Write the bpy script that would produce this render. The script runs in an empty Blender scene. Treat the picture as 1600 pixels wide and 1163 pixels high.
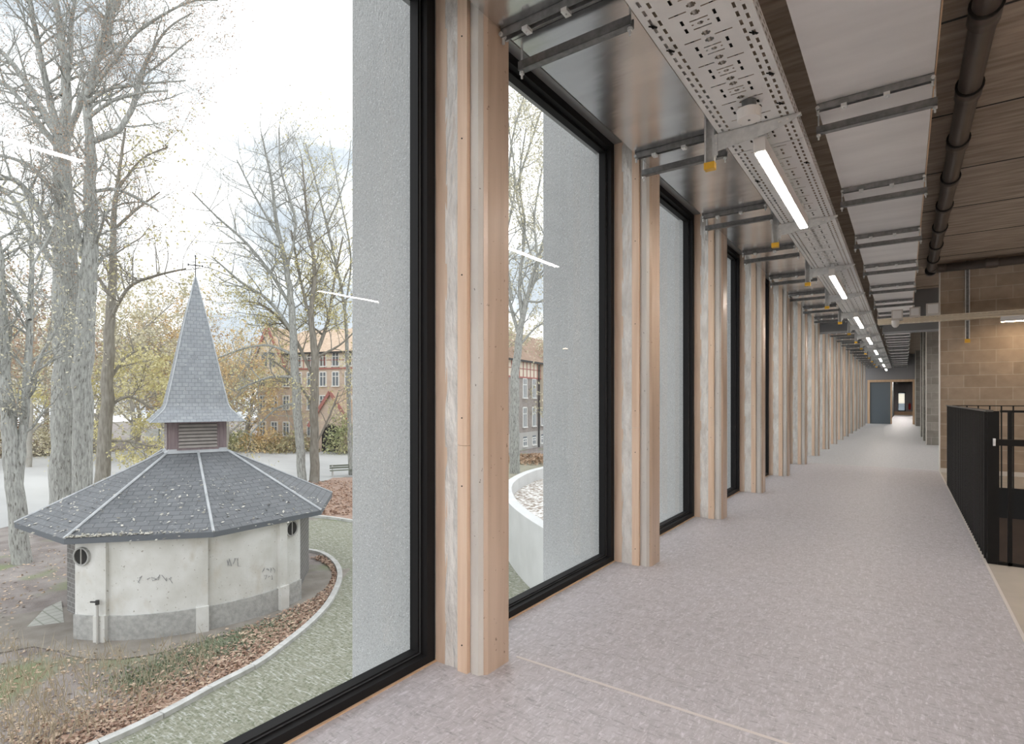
import bpy, math, random
from mathutils import Vector, Matrix
import numpy as np
random.seed(7)
SC = bpy.context.scene
COL = SC.collection
# ------------------------------------------------------------------ camera, sky, exposure
FPX = 871.0; EYE = 1.2; PHI = math.atan(612/871.0); SN, CS = math.sin(PHI), math.cos(PHI)
cam = bpy.data.cameras.new('camera'); cam.sensor_width = 36; cam.lens = 36*FPX/1600
cam.shift_y = 43.5/1600; cam.clip_end = 500; cam.clip_start = 0.05
co = bpy.data.objects.new('camera', cam); COL.objects.link(co)
co.location = (0, 0, EYE); co.rotation_euler = (math.pi/2, 0, PHI)
SC.camera = co
SC.view_settings.view_transform = 'Standard'; SC.view_settings.look = 'None'
SC.view_settings.gamma = 1; SC.view_settings.use_curve_mapping = False
SC.view_settings.exposure = 0.62
SKY = 1.55            # overcast sky radiance
LAMP = 40.0           # corridor tube radiance
FILL = 105.0           # radiance of the landing tubes and added fill lamps
w = bpy.data.worlds.new('sky'); SC.world = w; w.use_nodes = True
nt = w.node_tree; nt.nodes.clear()
def wn(t, **k):
    n = nt.nodes.new(t)
    for a, b in k.items(): setattr(n, a, b)
    return n
tc = wn('ShaderNodeTexCoord'); mp = wn('ShaderNodeMapping'); mp.inputs['Scale'].default_value = (1, 1, 2.2)
no = wn('ShaderNodeTexNoise'); no.inputs['Scale'].default_value = 2.6; no.inputs['Detail'].default_value = 5; no.inputs['Roughness'].default_value = .55
cr = wn('ShaderNodeValToRGB'); e = cr.color_ramp.elements
e[0].position = .40; e[0].color = (.36, .395, .43, 1); e[1].position = .56; e[1].color = (1, 1, 1, 1)
bg = wn('ShaderNodeBackground'); bg.inputs[1].default_value = SKY; ow = wn('ShaderNodeOutputWorld')
nt.links.new(tc.outputs['Generated'], mp.inputs[0]); nt.links.new(mp.outputs[0], no.inputs[0]); nt.links.new(no.outputs[0], cr.inputs[0])
nt.links.new(cr.outputs[0], bg.inputs[0]); nt.links.new(bg.outputs[0], ow.inputs[0])
SC.cycles.max_bounces = 10; SC.cycles.transparent_max_bounces = 24; SC.cycles.diffuse_bounces = 5
SC.cycles.sample_clamp_indirect = 6

# ------------------------------------------------------------------ materials
MATS = {}
def mat(name, col, rough=.6, metal=0, var=None, vscale=5, stretch=(1, 1, 1), bump=0, bscale=40, spec=None, coord='Object', col2=None, detail=4, lo=.35, hi=.65, rnd=False):
    m = bpy.data.materials.new(name); m.use_nodes = True; n = m.node_tree; b = n.nodes['Principled BSDF']
    b.inputs['Base Color'].default_value = (*col, 1); b.inputs['Roughness'].default_value = rough; b.inputs['Metallic'].default_value = metal
    if spec is not None: b.inputs['Specular IOR Level'].default_value = spec
    tc = n.nodes.new('ShaderNodeTexCoord'); mp = n.nodes.new('ShaderNodeMapping'); mp.inputs['Scale'].default_value = stretch
    n.links.new(tc.outputs[coord], mp.inputs[0])
    if rnd:
        oi = n.nodes.new('ShaderNodeObjectInfo'); mu = n.nodes.new('ShaderNodeVectorMath'); mu.operation = 'SCALE'
        mu.inputs[0].default_value = (31, 17, 23); n.links.new(oi.outputs['Random'], mu.inputs['Scale']); n.links.new(mu.outputs[0], mp.inputs['Location'])
    if col2 is not None:
        t = n.nodes.new('ShaderNodeTexNoise'); t.inputs['Scale'].default_value = vscale; t.inputs['Detail'].default_value = detail
        n.links.new(mp.outputs[0], t.inputs[0])
        r = n.nodes.new('ShaderNodeValToRGB'); r.color_ramp.elements[0].position = lo; r.color_ramp.elements[1].position = hi
        r.color_ramp.elements[0].color = (*col, 1); r.color_ramp.elements[1].color = (*col2, 1)
        n.links.new(t.outputs[0], r.inputs[0]); n.links.new(r.outputs[0], b.inputs['Base Color'])
    if bump:
        t2 = n.nodes.new('ShaderNodeTexNoise'); t2.inputs['Scale'].default_value = bscale; t2.inputs['Detail'].default_value = 3
        n.links.new(mp.outputs[0], t2.inputs[0]); bp = n.nodes.new('ShaderNodeBump'); bp.inputs['Strength'].default_value = bump; bp.inputs['Distance'].default_value = .02
        n.links.new(t2.outputs[0], bp.inputs['Height']); n.links.new(bp.outputs[0], b.inputs['Normal'])
    MATS[name] = m; return m
def mixcol(m, fac_out, colour):
    """lay another colour over the base colour of m where fac_out is 1"""
    n = m.node_tree; b = n.nodes['Principled BSDF']; mx = n.nodes.new('ShaderNodeMix'); mx.data_type = 'RGBA'
    s = b.inputs['Base Color']
    if s.is_linked: n.links.new(s.links[0].from_socket, mx.inputs[6])
    else: mx.inputs[6].default_value = s.default_value
    mx.inputs[7].default_value = (*colour, 1); n.links.new(fac_out, mx.inputs[0]); n.links.new(mx.outputs[2], s)
def specks(m, colour, scale, lo, hi, stretch=(1, 1, 1), coord='Object', detail=2, rot=0):
    n = m.node_tree; tc = n.nodes.new('ShaderNodeTexCoord'); mp = n.nodes.new('ShaderNodeMapping'); mp.inputs['Scale'].default_value = stretch
    mp.inputs['Rotation'].default_value = (0, 0, rot)
    t = n.nodes.new('ShaderNodeTexNoise'); t.inputs['Scale'].default_value = scale; t.inputs['Detail'].default_value = detail
    r = n.nodes.new('ShaderNodeMapRange'); r.inputs[1].default_value = lo; r.inputs[2].default_value = hi
    n.links.new(tc.outputs[coord], mp.inputs[0]); n.links.new(mp.outputs[0], t.inputs[0]); n.links.new(t.outputs[0], r.inputs[0])
    mixcol(m, r.outputs[0], colour)
def bricks(name, c1, c2, mortar, bw, bh, ms=.008, rough=.85, bump=.4, noise=None):
    m = mat(name, c1, rough); n = m.node_tree; b = n.nodes['Principled BSDF']
    uv = n.nodes.new('ShaderNodeUVMap'); t = n.nodes.new('ShaderNodeTexBrick'); t.offset = .5
    t.inputs['Color1'].default_value = (*c1, 1); t.inputs['Color2'].default_value = (*c2, 1); t.inputs['Mortar'].default_value = (*mortar, 1)
    t.inputs['Scale'].default_value = 1; t.inputs['Brick Width'].default_value = bw; t.inputs['Row Height'].default_value = bh
    t.inputs['Mortar Size'].default_value = ms; t.inputs['Mortar Smooth'].default_value = .1; t.inputs['Bias'].default_value = -.1
    n.links.new(uv.outputs[0], t.inputs[0]); n.links.new(t.outputs[0], b.inputs['Base Color'])
    if noise:
        tn = n.nodes.new('ShaderNodeTexNoise'); tn.inputs['Scale'].default_value = noise; tn.inputs['Detail'].default_value = 5
        n.links.new(uv.outputs[0], tn.inputs[0]); mx = n.nodes.new('ShaderNodeMix'); mx.data_type = 'RGBA'; mx.blend_type = 'MULTIPLY'
        mx.inputs[0].default_value = .5; n.links.new(t.outputs[0], mx.inputs[6]); n.links.new(tn.outputs[0], mx.inputs[7])
        g = n.nodes.new('ShaderNodeGamma'); g.inputs[1].default_value = .8; n.links.new(mx.outputs[2], g.inputs[0]); n.links.new(g.outputs[0], b.inputs['Base Color'])
    bp = n.nodes.new('ShaderNodeBump'); bp.inputs['Strength'].default_value = bump; bp.inputs['Distance'].default_value = .006; bp.invert = True
    n.links.new(t.outputs['Fac'], bp.inputs['Height']); n.links.new(bp.outputs[0], b.inputs['Normal'])
    return m
def emit(name, col, s):
    m = bpy.data.materials.new(name); m.use_nodes = True; n = m.node_tree; n.nodes.clear()
    e = n.nodes.new('ShaderNodeEmission'); e.inputs[0].default_value = (*col, 1); e.inputs[1].default_value = s
    o = n.nodes.new('ShaderNodeOutputMaterial'); n.links.new(e.outputs[0], o.inputs[0]); MATS[name] = m; return m
def glass(name, tint, ior=1.5):
    m = bpy.data.materials.new(name); m.use_nodes = True; n = m.node_tree; n.nodes.clear()
    tr = n.nodes.new('ShaderNodeBsdfTransparent'); tr.inputs[0].default_value = (*tint, 1)
    gl = n.nodes.new('ShaderNodeBsdfGlossy'); gl.inputs['Roughness'].default_value = .0
    fr = n.nodes.new('ShaderNodeFresnel'); fr.inputs[0].default_value = ior
    tc = n.nodes.new('ShaderNodeTexCoord'); t = n.nodes.new('ShaderNodeTexNoise'); t.inputs['Scale'].default_value = .9; t.inputs['Detail'].default_value = 0
    bp = n.nodes.new('ShaderNodeBump'); bp.inputs['Strength'].default_value = .05; bp.inputs['Distance'].default_value = .004
    n.links.new(tc.outputs['Object'], t.inputs[0]); n.links.new(t.outputs[0], bp.inputs['Height']); n.links.new(bp.outputs[0], gl.inputs['Normal'])
    mx = n.nodes.new('ShaderNodeMixShader'); o = n.nodes.new('ShaderNodeOutputMaterial')
    n.links.new(fr.outputs[0], mx.inputs[0]); n.links.new(tr.outputs[0], mx.inputs[1]); n.links.new(gl.outputs[0], mx.inputs[2]); n.links.new(mx.outputs[0], o.inputs[0])
    MATS[name] = m; return m

def make_vinyl(name, a, b):
    v = mat(name, a, .5, vscale=18, col2=b, lo=.36, hi=.64, bump=.02, bscale=150, stretch=(1.5, .7, 1), detail=12)
    c1 = tuple((x+y)/2 for x, y in zip(a, b)); specks(v, c1, 3, .35, .9, detail=5)
    specks(v, tuple(min(x*1.28, .8) for x in b), 45, .51, .70, (1.7, .5, 1), rot=.7, detail=8); specks(v, tuple(x*.66 for x in a), 38, .53, .72, (.5, 1.7, 1), rot=.6, detail=8); specks(v, (.76, .75, .77), 75, .65, .74, (1.5, .6, 1), rot=.3, detail=3)
    for n_ in v.node_tree.nodes:
        if n_.type == 'TEX_NOISE' and n_.inputs['Scale'].default_value < 100: n_.inputs['Distortion'].default_value = .7; n_.inputs['Roughness'].default_value = .66
    return v
vinyl = make_vinyl('vinyl', (.375, .36, .375), (.50, .485, .515)); vinylf = make_vinyl('vinyl_far', (.39, .40, .415), (.50, .51, .525))
seam = mat('seam', (.62, .58, .55), .6)
screed = mat('screed', (.40, .36, .31), .6, vscale=3, col2=(.48, .43, .37))
foil = mat('foil', (.62, .625, .635), .21, .97, vscale=2, col2=(.74, .74, .75), bump=.22, bscale=2.6, stretch=(.6, 2.4, 1), rnd=True)
foilm = mat('foil_matte', (.70, .69, .70), .45, .35, vscale=2, col2=(.80, .79, .80), bump=.15, bscale=2.6, stretch=(.6, 2.4, 1), rnd=True)
galv = mat('galvanised', (.60, .62, .63), .42, .25, vscale=30, col2=(.72, .74, .75))
railm = mat('rail_steel', (.17, .175, .18), .4, .5, vscale=30, col2=(.25, .255, .26))
traym = mat('tray_steel', (.76, .765, .77), .45, .1, vscale=3, col2=(.84, .845, .85))
yellow = mat('yellow_cap', (.72, .42, .04), .35)
blackf = mat('black_frame', (.013, .013, .014), .55, spec=.15)
blackm = mat('black_steel', (.007, .007, .007), .5, spec=.2)
rubber = mat('gasket', (.006, .006, .006), .6)
greyal = mat('grey_bead', (.16, .17, .18), .3, .6)
batt = mat('batten_wood', (.66, .49, .36), .6, vscale=3.2, col2=(.76, .60, .47), stretch=(9, 9, .45), bump=.03, rnd=True)
front = mat('front_board', (.47, .36, .275), .30, vscale=2.2, col2=(.58, .46, .365), stretch=(6, 6, .5), bump=.03, rnd=True, detail=6)
specks(front, (.25, .18, .13), 42, .70, .75)
jamb = mat('jamb_board', (.54, .41, .31), .4, vscale=2, col2=(.68, .55, .44), stretch=(10, 10, .6), rnd=True)
film = mat('plastic_film', (.60, .59, .57), .18, 0, vscale=5, col2=(.76, .76, .74), stretch=(3, 3, 1.0), bump=.8, bscale=14, spec=.7, rnd=True)
conc = mat('pier_concrete', (.52, .51, .49), .6, vscale=5, col2=(.64, .63, .60), stretch=(1, 1, .3), bump=.1, bscale=60, rnd=True); specks(conc, (.16, .15, .14), 40, .71, .75)
finc = mat('fin_concrete', (.52, .53, .535), .8, vscale=1.2, col2=(.62, .63, .635), bump=.5, bscale=120, stretch=(1, 1, .5))
specks(finc, (.42, .43, .44), 170, .56, .64); specks(finc, (.86, .87, .88), 150, .62, .7)
lint = mat('lintel_grey', (.36, .36, .36), .4, .5)
ceilm = mat('ceiling_concrete', (.27, .22, .175), .9, vscale=7, col2=(.43, .355, .29), stretch=(.35, 2.6, 1), bump=.3, bscale=14, detail=6)
block = bricks('concrete_block', (.36, .27, .19), (.47, .36, .26), (.52, .43, .33), .4, .2, .006, noise=7)
blockg = bricks('grey_block', (.24, .225, .20), (.33, .31, .28), (.38, .36, .33), .4, .2, .006, noise=7)
paintg = mat('grey_paint', (.115, .145, .17), .35)
timber = mat('door_timber', (.56, .38, .24), .6, vscale=3, col2=(.66, .47, .31), stretch=(5, 5, .5))
white = mat('white_plastic', (.78, .77, .76), .4)
bead = mat('white_bead', (.72, .70, .66), .6)
boxm = mat('box_plastic', (.58, .55, .52), .5)
pipem = mat('pipe_grey', (.075, .058, .05), .42, vscale=4, col2=(.10, .08, .068)); collarm = mat('pipe_collar', (.012, .011, .010), .5)
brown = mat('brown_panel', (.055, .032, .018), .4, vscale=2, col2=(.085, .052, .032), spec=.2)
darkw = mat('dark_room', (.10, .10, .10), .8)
redm = mat('red_paint', (.45, .03, .03), .4)
tube = emit('tube_light', (1, .89, .78), LAMP); tube2 = emit('landing_and_fill_tube', (1, .92, .87), FILL); tube3 = emit('wall_tube', (1, .74, .48), 26)
pane = glass('window_glass', (.94, .955, .955), 1.42)
# outdoors
bark = mat('bark', (.30, .30, .285), .95, vscale=5, col2=(.50, .51, .48), stretch=(3, 3, .6), bump=.6, bscale=14, detail=7)
specks(bark, (.16, .155, .14), 9, .56, .68, (2, 2, .5), detail=5)
bark2 = mat('bark_dark', (.22, .20, .17), .95, vscale=3, col2=(.34, .32, .28), stretch=(3, 3, .6))
bark3 = mat('bark_far', (.36, .34, .30), .95, vscale=2, col2=(.46, .44, .40))
leafy = mat('leaf_yellow', (.66, .60, .30), .7, vscale=.8, col2=(.74, .68, .40)); leafp = mat('leaf_pale', (.62, .58, .42), .7, vscale=.6, col2=(.74, .69, .52))
leafo = mat('leaf_orange', (.66, .47, .24), .7, vscale=.5, col2=(.72, .56, .32)); leafb = mat('leaf_brown', (.40, .27, .19), .8, vscale=2, col2=(.55, .40, .28))
leafg = mat('leaf_green', (.34, .38, .20), .8, vscale=.6, col2=(.50, .47, .27))
litm = mat('litter_brown', (.32, .20, .145), .85, vscale=9, col2=(.54, .39, .30)); litp = mat('litter_pale', (.55, .42, .32), .85, vscale=9, col2=(.66, .52, .38))
strawm = mat('straw', (.42, .35, .25), .85, vscale=5, col2=(.55, .48, .36)); herb = mat('herb', (.24, .28, .18), .8, vscale=5, col2=(.36, .40, .28))
soil = mat('soil', (.23, .20, .19), 1, vscale=1.4, col2=(.345, .315, .30), bump=.6, bscale=25, detail=9); specks(soil, (.46, .36, .29), 30, .60, .68, detail=4); specks(soil, (.23, .26, .15), .5, .55, .68, detail=4)
mossp = mat('moss_paving', (.185, .195, .135), .95, vscale=14, col2=(.35, .35, .285), detail=8, bump=.6, bscale=40, lo=.3, hi=.7)
specks(mossp, (.50, .50, .47), 2.0, .53, .68, (2.2, 13, 1), rot=.75, detail=4); specks(mossp, (.13, .15, .09), 18, .55, .68, detail=5)
redl = mat('leafy_bank', (.30, .20, .16), .95, vscale=9, col2=(.50, .36, .29), detail=9); specks(redl, (.30, .26, .22), 6, .58, .68)
apron = mat('earth_apron', (.25, .225, .195), .95, vscale=2, col2=(.34, .31, .275), detail=8, bump=.3, bscale=30)
road = mat('road', (.46, .465, .465), .9, vscale=.2, col2=(.60, .605, .60), stretch=(.3, 1, 1))
pavers = bricks('patio_pavers', (.50, .50, .46), (.55, .55, .51), (.34, .35, .30), .3, .3, .02)
kerbm = mat('kerb_stone', (.46, .46, .44), .9, vscale=5, col2=(.60, .60, .585), bump=.3); whitec = mat('white_concrete', (.66, .67, .665), .8, vscale=1, col2=(.74, .75, .75)); gravel = mat('gravel', (.30, .24, .19), .95, vscale=7, col2=(.85, .84, .82), detail=9, lo=.42, hi=.58)
plaster = mat('plaster', (.66, .655, .62), .9, vscale=1.6, col2=(.80, .80, .785), bump=.25, bscale=18, detail=7); specks(plaster, (.62, .585, .52), 2.2, .58, .78, (1, 1, .6), detail=7); specks(plaster, (.40, .38, .34), 16, .68, .74)
rough = mat('roughcast', (.42, .42, .41), 1, vscale=9, col2=(.56, .56, .545), bump=1, bscale=55)
slate = bricks('slate', (.135, .145, .158), (.165, .175, .19), (.085, .092, .10), .30, .17, .012, noise=1.2, rough=.75); specks(slate, (.30, .31, .31), 14, .66, .72)
slate2 = bricks('spire_slate', (.30, .325, .355), (.37, .395, .42), (.22, .24, .27), .16, .12, .010, noise=4, rough=.75); specks(slate2, (.50, .50, .50), 20, .66, .72)
lead = mat('lead_hip', (.44, .46, .48), .6, .2, vscale=4, col2=(.56, .58, .60)); fascia = mat('fascia', (.13, .145, .165), .6)
maroon = mat('maroon_board', (.21, .16, .17), .7, vscale=3, col2=(.29, .23, .235), stretch=(8, 8, .5)); louv = mat('louver_wood', (.34, .31, .29), .8, vscale=3, col2=(.42, .385, .36)); darki = mat('dark_inside', (.03, .03, .03), .9)
brickd = bricks('chapel_brick', (.17, .165, .16), (.22, .21, .205), (.33, .33, .32), .22, .13, .012)
iron = mat('iron', (.05, .05, .05), .7)
brickw = bricks('school_brick', (.70, .50, .38), (.76, .57, .44), (.80, .68, .56), .3, .1, .01, noise=1.0); brickg = bricks('grey_brick', (.32, .275, .25), (.40, .35, .32), (.44, .40, .37), .3, .1, .01, noise=1.0)
rooft = mat('roof_tile', (.56, .42, .31), .9, vscale=2, col2=(.66, .51, .39)); rooft2 = mat('roof_tile_brown', (.33, .23, .17), .9, vscale=2, col2=(.42, .30, .23))
wframe = mat('white_window', (.82, .82, .80), .6); dglass = mat('dark_glass', (.20, .23, .26), .1); redw = mat('red_timber', (.42, .17, .15), .7); cream = mat('cream_render', (.78, .70, .58), .9)
hedge = mat('hedge', (.30, .27, .16), 1, vscale=2, col2=(.45, .40, .24)); benchm = mat('bench_wood', (.20, .22, .18), .8)

# ------------------------------------------------------------------ mesh helpers
class MB:
    def __init__(s): s.v = []; s.f = []; s.uv = {}
    def quad(s, a, b, c, d, uv=None):
        i = len(s.v); s.v += [tuple(a), tuple(b), tuple(c), tuple(d)]; s.f.append((i, i+1, i+2, i+3))
        if uv: s.uv[len(s.f)-1] = uv
        return s
    def poly(s, pts, uv=None):
        i = len(s.v); s.v += [tuple(p) for p in pts]; s.f.append(tuple(range(i, i+len(pts))))
        if uv: s.uv[len(s.f)-1] = uv
        return s
    def box(s, x0, x1, y0, y1, z0, z1):
        i = len(s.v); s.v += [(x0, y0, z0), (x1, y0, z0), (x1, y1, z0), (x0, y1, z0), (x0, y0, z1), (x1, y0, z1), (x1, y1, z1), (x0, y1, z1)]
        s.f += [(i, i+3, i+2, i+1), (i+4, i+5, i+6, i+7), (i, i+1, i+5, i+4), (i+1, i+2, i+6, i+5), (i+2, i+3, i+7, i+6), (i+3, i, i+4, i+7)]
        return s
    def prism(s, pts, z0, z1):
        n = len(pts); i = len(s.v); s.v += [(p[0], p[1], z0) for p in pts] + [(p[0], p[1], z1) for p in pts]
        s.f.append(tuple(i+n-1-k for k in range(n))); s.f.append(tuple(i+n+k for k in range(n)))
        s.f += [(i+k, i+(k+1) % n, i+n+(k+1) % n, i+n+k) for k in range(n)]
        return s
    def extr(s, pts, d):
        n = len(pts); i = len(s.v); s.v += [tuple(p) for p in pts] + [tuple(Vector(p)+Vector(d)) for p in pts]
        s.f.append(tuple(i+n-1-k for k in range(n))); s.f.append(tuple(i+n+k for k in range(n)))
        s.f += [(i+k, i+(k+1) % n, i+n+(k+1) % n, i+n+k) for k in range(n)]
        return s
    def bar(s, a, b, wx, wz=None, up=(0, 0, 1)):
        a, b = Vector(a), Vector(b); d = (b-a).normalized(); wz = wz or wx
        u = d.cross(Vector(up));
        if u.length < 1e-4: u = d.cross(Vector((1, 0, 0)))
        u.normalize(); t = u.cross(d); u = u*wx/2; t = t*wz/2
        s.extr([a-u-t, a+u-t, a+u+t, a-u+t], b-a); return s
    def tube(s, pts, rad, n=8, cap=True):
        pts = [Vector(p) for p in pts]
        if not hasattr(rad, '__len__'): rad = [rad]*len(pts)
        base = len(s.v); ref = None
        for k, p in enumerate(pts):
            d = (pts[min(k+1, len(pts)-1)]-pts[max(k-1, 0)]).normalized()
            if ref is None: ref = Vector((0, 0, 1)) if abs(d.z) < .8 else Vector((1, 0, 0))
            u = d.cross(ref); u.normalize(); t = u.cross(d); ref = -t if False else t
            ref = t
            for j in range(n):
                a = 2*math.pi*j/n; s.v.append(tuple(p+(u*math.cos(a)+t*math.sin(a))*rad[k]))
        for k in range(len(pts)-1):
            for j in range(n):
                a = base+k*n+j; b = base+k*n+(j+1) % n; s.f.append((a, b, b+n, a+n))
        if cap:
            s.f.append(tuple(base+n-1-j for j in range(n))); s.f.append(tuple(base+(len(pts)-1)*n+j for j in range(n)))
        return s
    def build(s, name, m, parent=None, smooth=False, org=(0, 0, 0), mats=None):
        o0 = Vector(ORG.get(parent.name, (0, 0, 0))) if parent else Vector(org)
        me = bpy.data.meshes.new(name); me.from_pydata([tuple(Vector(p)-o0) for p in s.v], [], s.f)
        uvl = me.uv_layers.new(name='UVMap'); arr = []
        for fi, p in enumerate(me.polygons):
            if fi in s.uv: arr += [c for q in s.uv[fi] for c in q]; continue
            nx, ny, nz = [abs(c) for c in p.normal]
            for vi in p.vertices:
                x, y, z = s.v[vi]
                arr += (x, y) if nz >= nx and nz >= ny else ((x, z) if ny >= nx else (y, z))
        uvl.data.foreach_set('uv', arr)
        if smooth: me.polygons.foreach_set('use_smooth', [True]*len(me.polygons))
        me.materials.append(m); o = bpy.data.objects.new(name, me); COL.objects.link(o)
        if parent: o.parent = parent
        elif any(org): o.location = org
        ORG[o.name] = tuple(o0)
        return o
ORG = {}
def tag(o, label=None, cat=None, group=None, kind=None):
    if label: o['label'] = label
    if cat: o['category'] = cat
    if group: o['group'] = group
    if kind: o['kind'] = kind
    return o
def empty(name, loc, label=None, cat=None, group=None, kind=None):
    o = bpy.data.objects.new(name, None); COL.objects.link(o); o.location = loc; o.empty_display_size = .1; ORG[o.name] = tuple(loc)
    return tag(o, label, cat, group, kind)
def struct(name, mb, m): return tag(mb.build(name, m), kind='structure')
def copy_tree(o, off, parent=None):
    c = o.copy(); COL.objects.link(c)
    if parent is None: c.location = Vector(o.location)+Vector(off)
    else: c.parent = parent
    for ch in list(o.children): copy_tree(ch, (0, 0, 0), c)
    return c
ORD = ['first', 'second', 'third', 'fourth', 'fifth', 'sixth', 'seventh', 'eighth', 'ninth', 'tenth', 'eleventh', 'twelfth', 'thirteenth', 'fourteenth', 'fifteenth', 'sixteenth', 'seventeenth', 'eighteenth', 'nineteenth', 'twentieth', 'twenty-first', 'twenty-second', 'twenty-third', 'twenty-fourth', 'twenty-fifth']
def ray(px, py):
    t = (px-800)/FPX; v = (625-py)/FPX; return Vector((t*CS-SN, t*SN+CS, v))
def onz(px, py, z): r = ray(px, py); k = (z-EYE)/r.z; return Vector((r.x*k, r.y*k, z))
def atd(px, py, d): r = ray(px, py); return Vector((r.x*d, r.y*d, EYE+r.z*d))

# ------------------------------------------------------------------ the room
PIT = 1.935; Y0 = 2.085; NP = 16           # pier pitch, right-front corner of the first pier
XG = -1.83; XF = -1.484; ZC = 3.45; YEND = 33.5; GZ = -4.6
struct('floor', MB().box(-1.86, .49, -6, 11.9, -.30, 0), vinyl)
struct('floor_far', MB().box(-1.86, .80, 11.9, YEND+22, -.30, 0), vinylf)
struct('floor_landing', MB().box(.50, 6, -6, 5.36, -.35, -.002).box(.50, 6, 10.03, 11.9, -.35, -.002).box(.80, 6, 11.9, 19, -.35, -.002), screed)
struct('trim_1', MB().box(.486, .502, -6, 12.0, -.02, .004), seam)
struct('trim_2', MB().box(-1.48, .486, 2.135, 2.150, -.002, .0012).box(-1.48, .49, 11.893, 11.907, -.002, .0012), seam)
# opening of the stairs: black steel edging
struct('trim_3', MB().box(.502, .53, 5.36, 10.03, -.42, .012).box(.53, 6, 10.005, 10.03, -.40, .006).box(.53, 6, 5.36, 5.385, -.40, .02), blackm)
struct('ceiling', MB().box(-1.95, 6, -6, YEND+.2, ZC, ZC+.3), ceilm)
slabj = MB()
for k in range(-3, 8):
    y = 4.2+1.37*k; slabj.box(-.2, 6, y-.008, y+.008, ZC-.004, ZC+.01)
struct('trim_4', slabj, darki)
struct('wall_above_windows', MB().box(-1.95, -1.70, -6, YEND, 3.10, ZC), lint)
struct('wall_block', MB().box(.495, 6, 11.65, 11.85, 0, ZC), block)
struct('trim_5', MB().box(.485, .50, 11.64, 11.86, 0, ZC-.02), bead)
struct('baseboard_block', MB().box(.50, 6, 11.63, 11.65, 0, .07), bead)
struct('wall_right', MB().box(6, 6.2, -6, 19, -4.6, ZC), block)
struct('wall_behind', MB().box(-1.95, 6.2, -6.2, -6, -.3, ZC), block)
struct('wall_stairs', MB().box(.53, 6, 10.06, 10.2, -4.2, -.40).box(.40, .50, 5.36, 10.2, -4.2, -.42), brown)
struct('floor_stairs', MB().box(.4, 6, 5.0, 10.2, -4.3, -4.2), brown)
# side of the corridor beyond the block wall
for i, (x0, x1, ya, yb) in enumerate([(.49, .80, 18.5, 19.1), (.46, .80, 20.2, 20.7), (.45, .80, 22.4, 22.9), (.44, .68, 31.5, YEND)]):
    struct('wall_pillar', MB().box(x0, x1, ya, yb, 0, ZC), blockg)
    struct('trim_6', MB().box(x0-.008, x0+.012, ya-.008, ya+.012, 0, ZC-.02), bead)
struct('wall_corridor_right', MB().box(.80, .95, 19.1, YEND, 0, ZC), blockg)
struct('wall_side_room', MB().box(.495, 6, 18.9, 19.1, 0, ZC), blockg)
# far end: wall with a sliding door and an opening
struct('wall_far', MB().box(-1.95, .8, YEND, YEND+.2, 2.16, ZC).box(-1.95, -1.44, YEND, YEND+.2, 0, 2.16).box(.44, .8, YEND, YEND+.2, 0, 2.16), mat('far_wall', (.30, .30, .31), .8))
struct('trim_7', MB().box(-1.50, .46, YEND-.05, YEND+.25, 2.09, 2.20).box(-1.50, -1.40, YEND-.05, YEND+.25, 0, 2.09).box(-.54, -.48, YEND-.05, YEND+.25, 0, 2.09).box(.36, .46, YEND-.05, YEND+.25, 0, 2.09), timber)
dr = empty('door_1', (-1, YEND, 0), kind='structure'); MB().box(-1.40, -.54, YEND+.02, YEND+.08, 0, 2.09).build('door_panel', paintg, dr)
struct('wall_far_left', MB().box(-1.95, -.62, YEND+.2, YEND+22, 0, 2.9), darkw)
struct('wall_far_right', MB().box(.62, .8, YEND+.2, YEND+22, 0, 2.9), darkw)
struct('ceiling_far', MB().box(-1.95, .8, YEND+.2, YEND+22, 2.75, 2.9), darkw)
ye = YEND+20.5
struct('wall_far_end', MB().box(-.62, -.36, ye, ye+.2, 0, 2.9).box(.10, .62, ye, ye+.2, 0, 2.9).box(-.36, .10, ye, ye+.2, 0, .35).box(-.36, .10, ye, ye+.2, 1.75, 2.9), mat('end_wall', (.34, .32, .32), .8))
wf = empty('window_30', (0, ye, 0), kind='structure'); MB().box(-.38, -.34, ye-.04, ye+.06, .32, 1.78).box(.06, .12, ye-.04, ye+.06, .32, 1.78).box(-.38, .12, ye-.04, ye+.06, .30, .36).box(-.38, .12, ye-.04, ye+.06, 1.74, 1.80).build('window_frame', blackf, wf)
MB().box(-.34, .06, ye+.02, ye+.03, .36, 1.74).build('window_pane', pane, wf)
struct('baseboard_far', MB().box(-.62, .62, ye-.06, ye, 0, .28), timber)
fe = empty('fire_extinguisher', (.38, ye-.25, .38), 'small red fire extinguisher on the wall beside the window at the very end', 'fire extinguisher')
MB().tube([(.38, ye-.15, .42), (.38, ye-.15, .50), (.38, ye-.15, .85), (.38, ye-.15, .92)], [.05, .08, .08, .03], 10).build('cylinder_body', redm, fe); MB().box(.36, .40, ye-.17, ye-.04, .92, .97).build('valve', blackm, fe)
# downstand beams across the corridor
struct('ceiling_beam_left', MB().box(-1.70, -1.0, 14.05, 14.5, 2.70, ZC), mat('beam_paint', (.20, .21, .225), .5))
struct('ceiling_beam_right', MB().box(-.36, 5.9, 14.05, 14.5, 2.62, ZC), MATS['beam_paint'])

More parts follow.
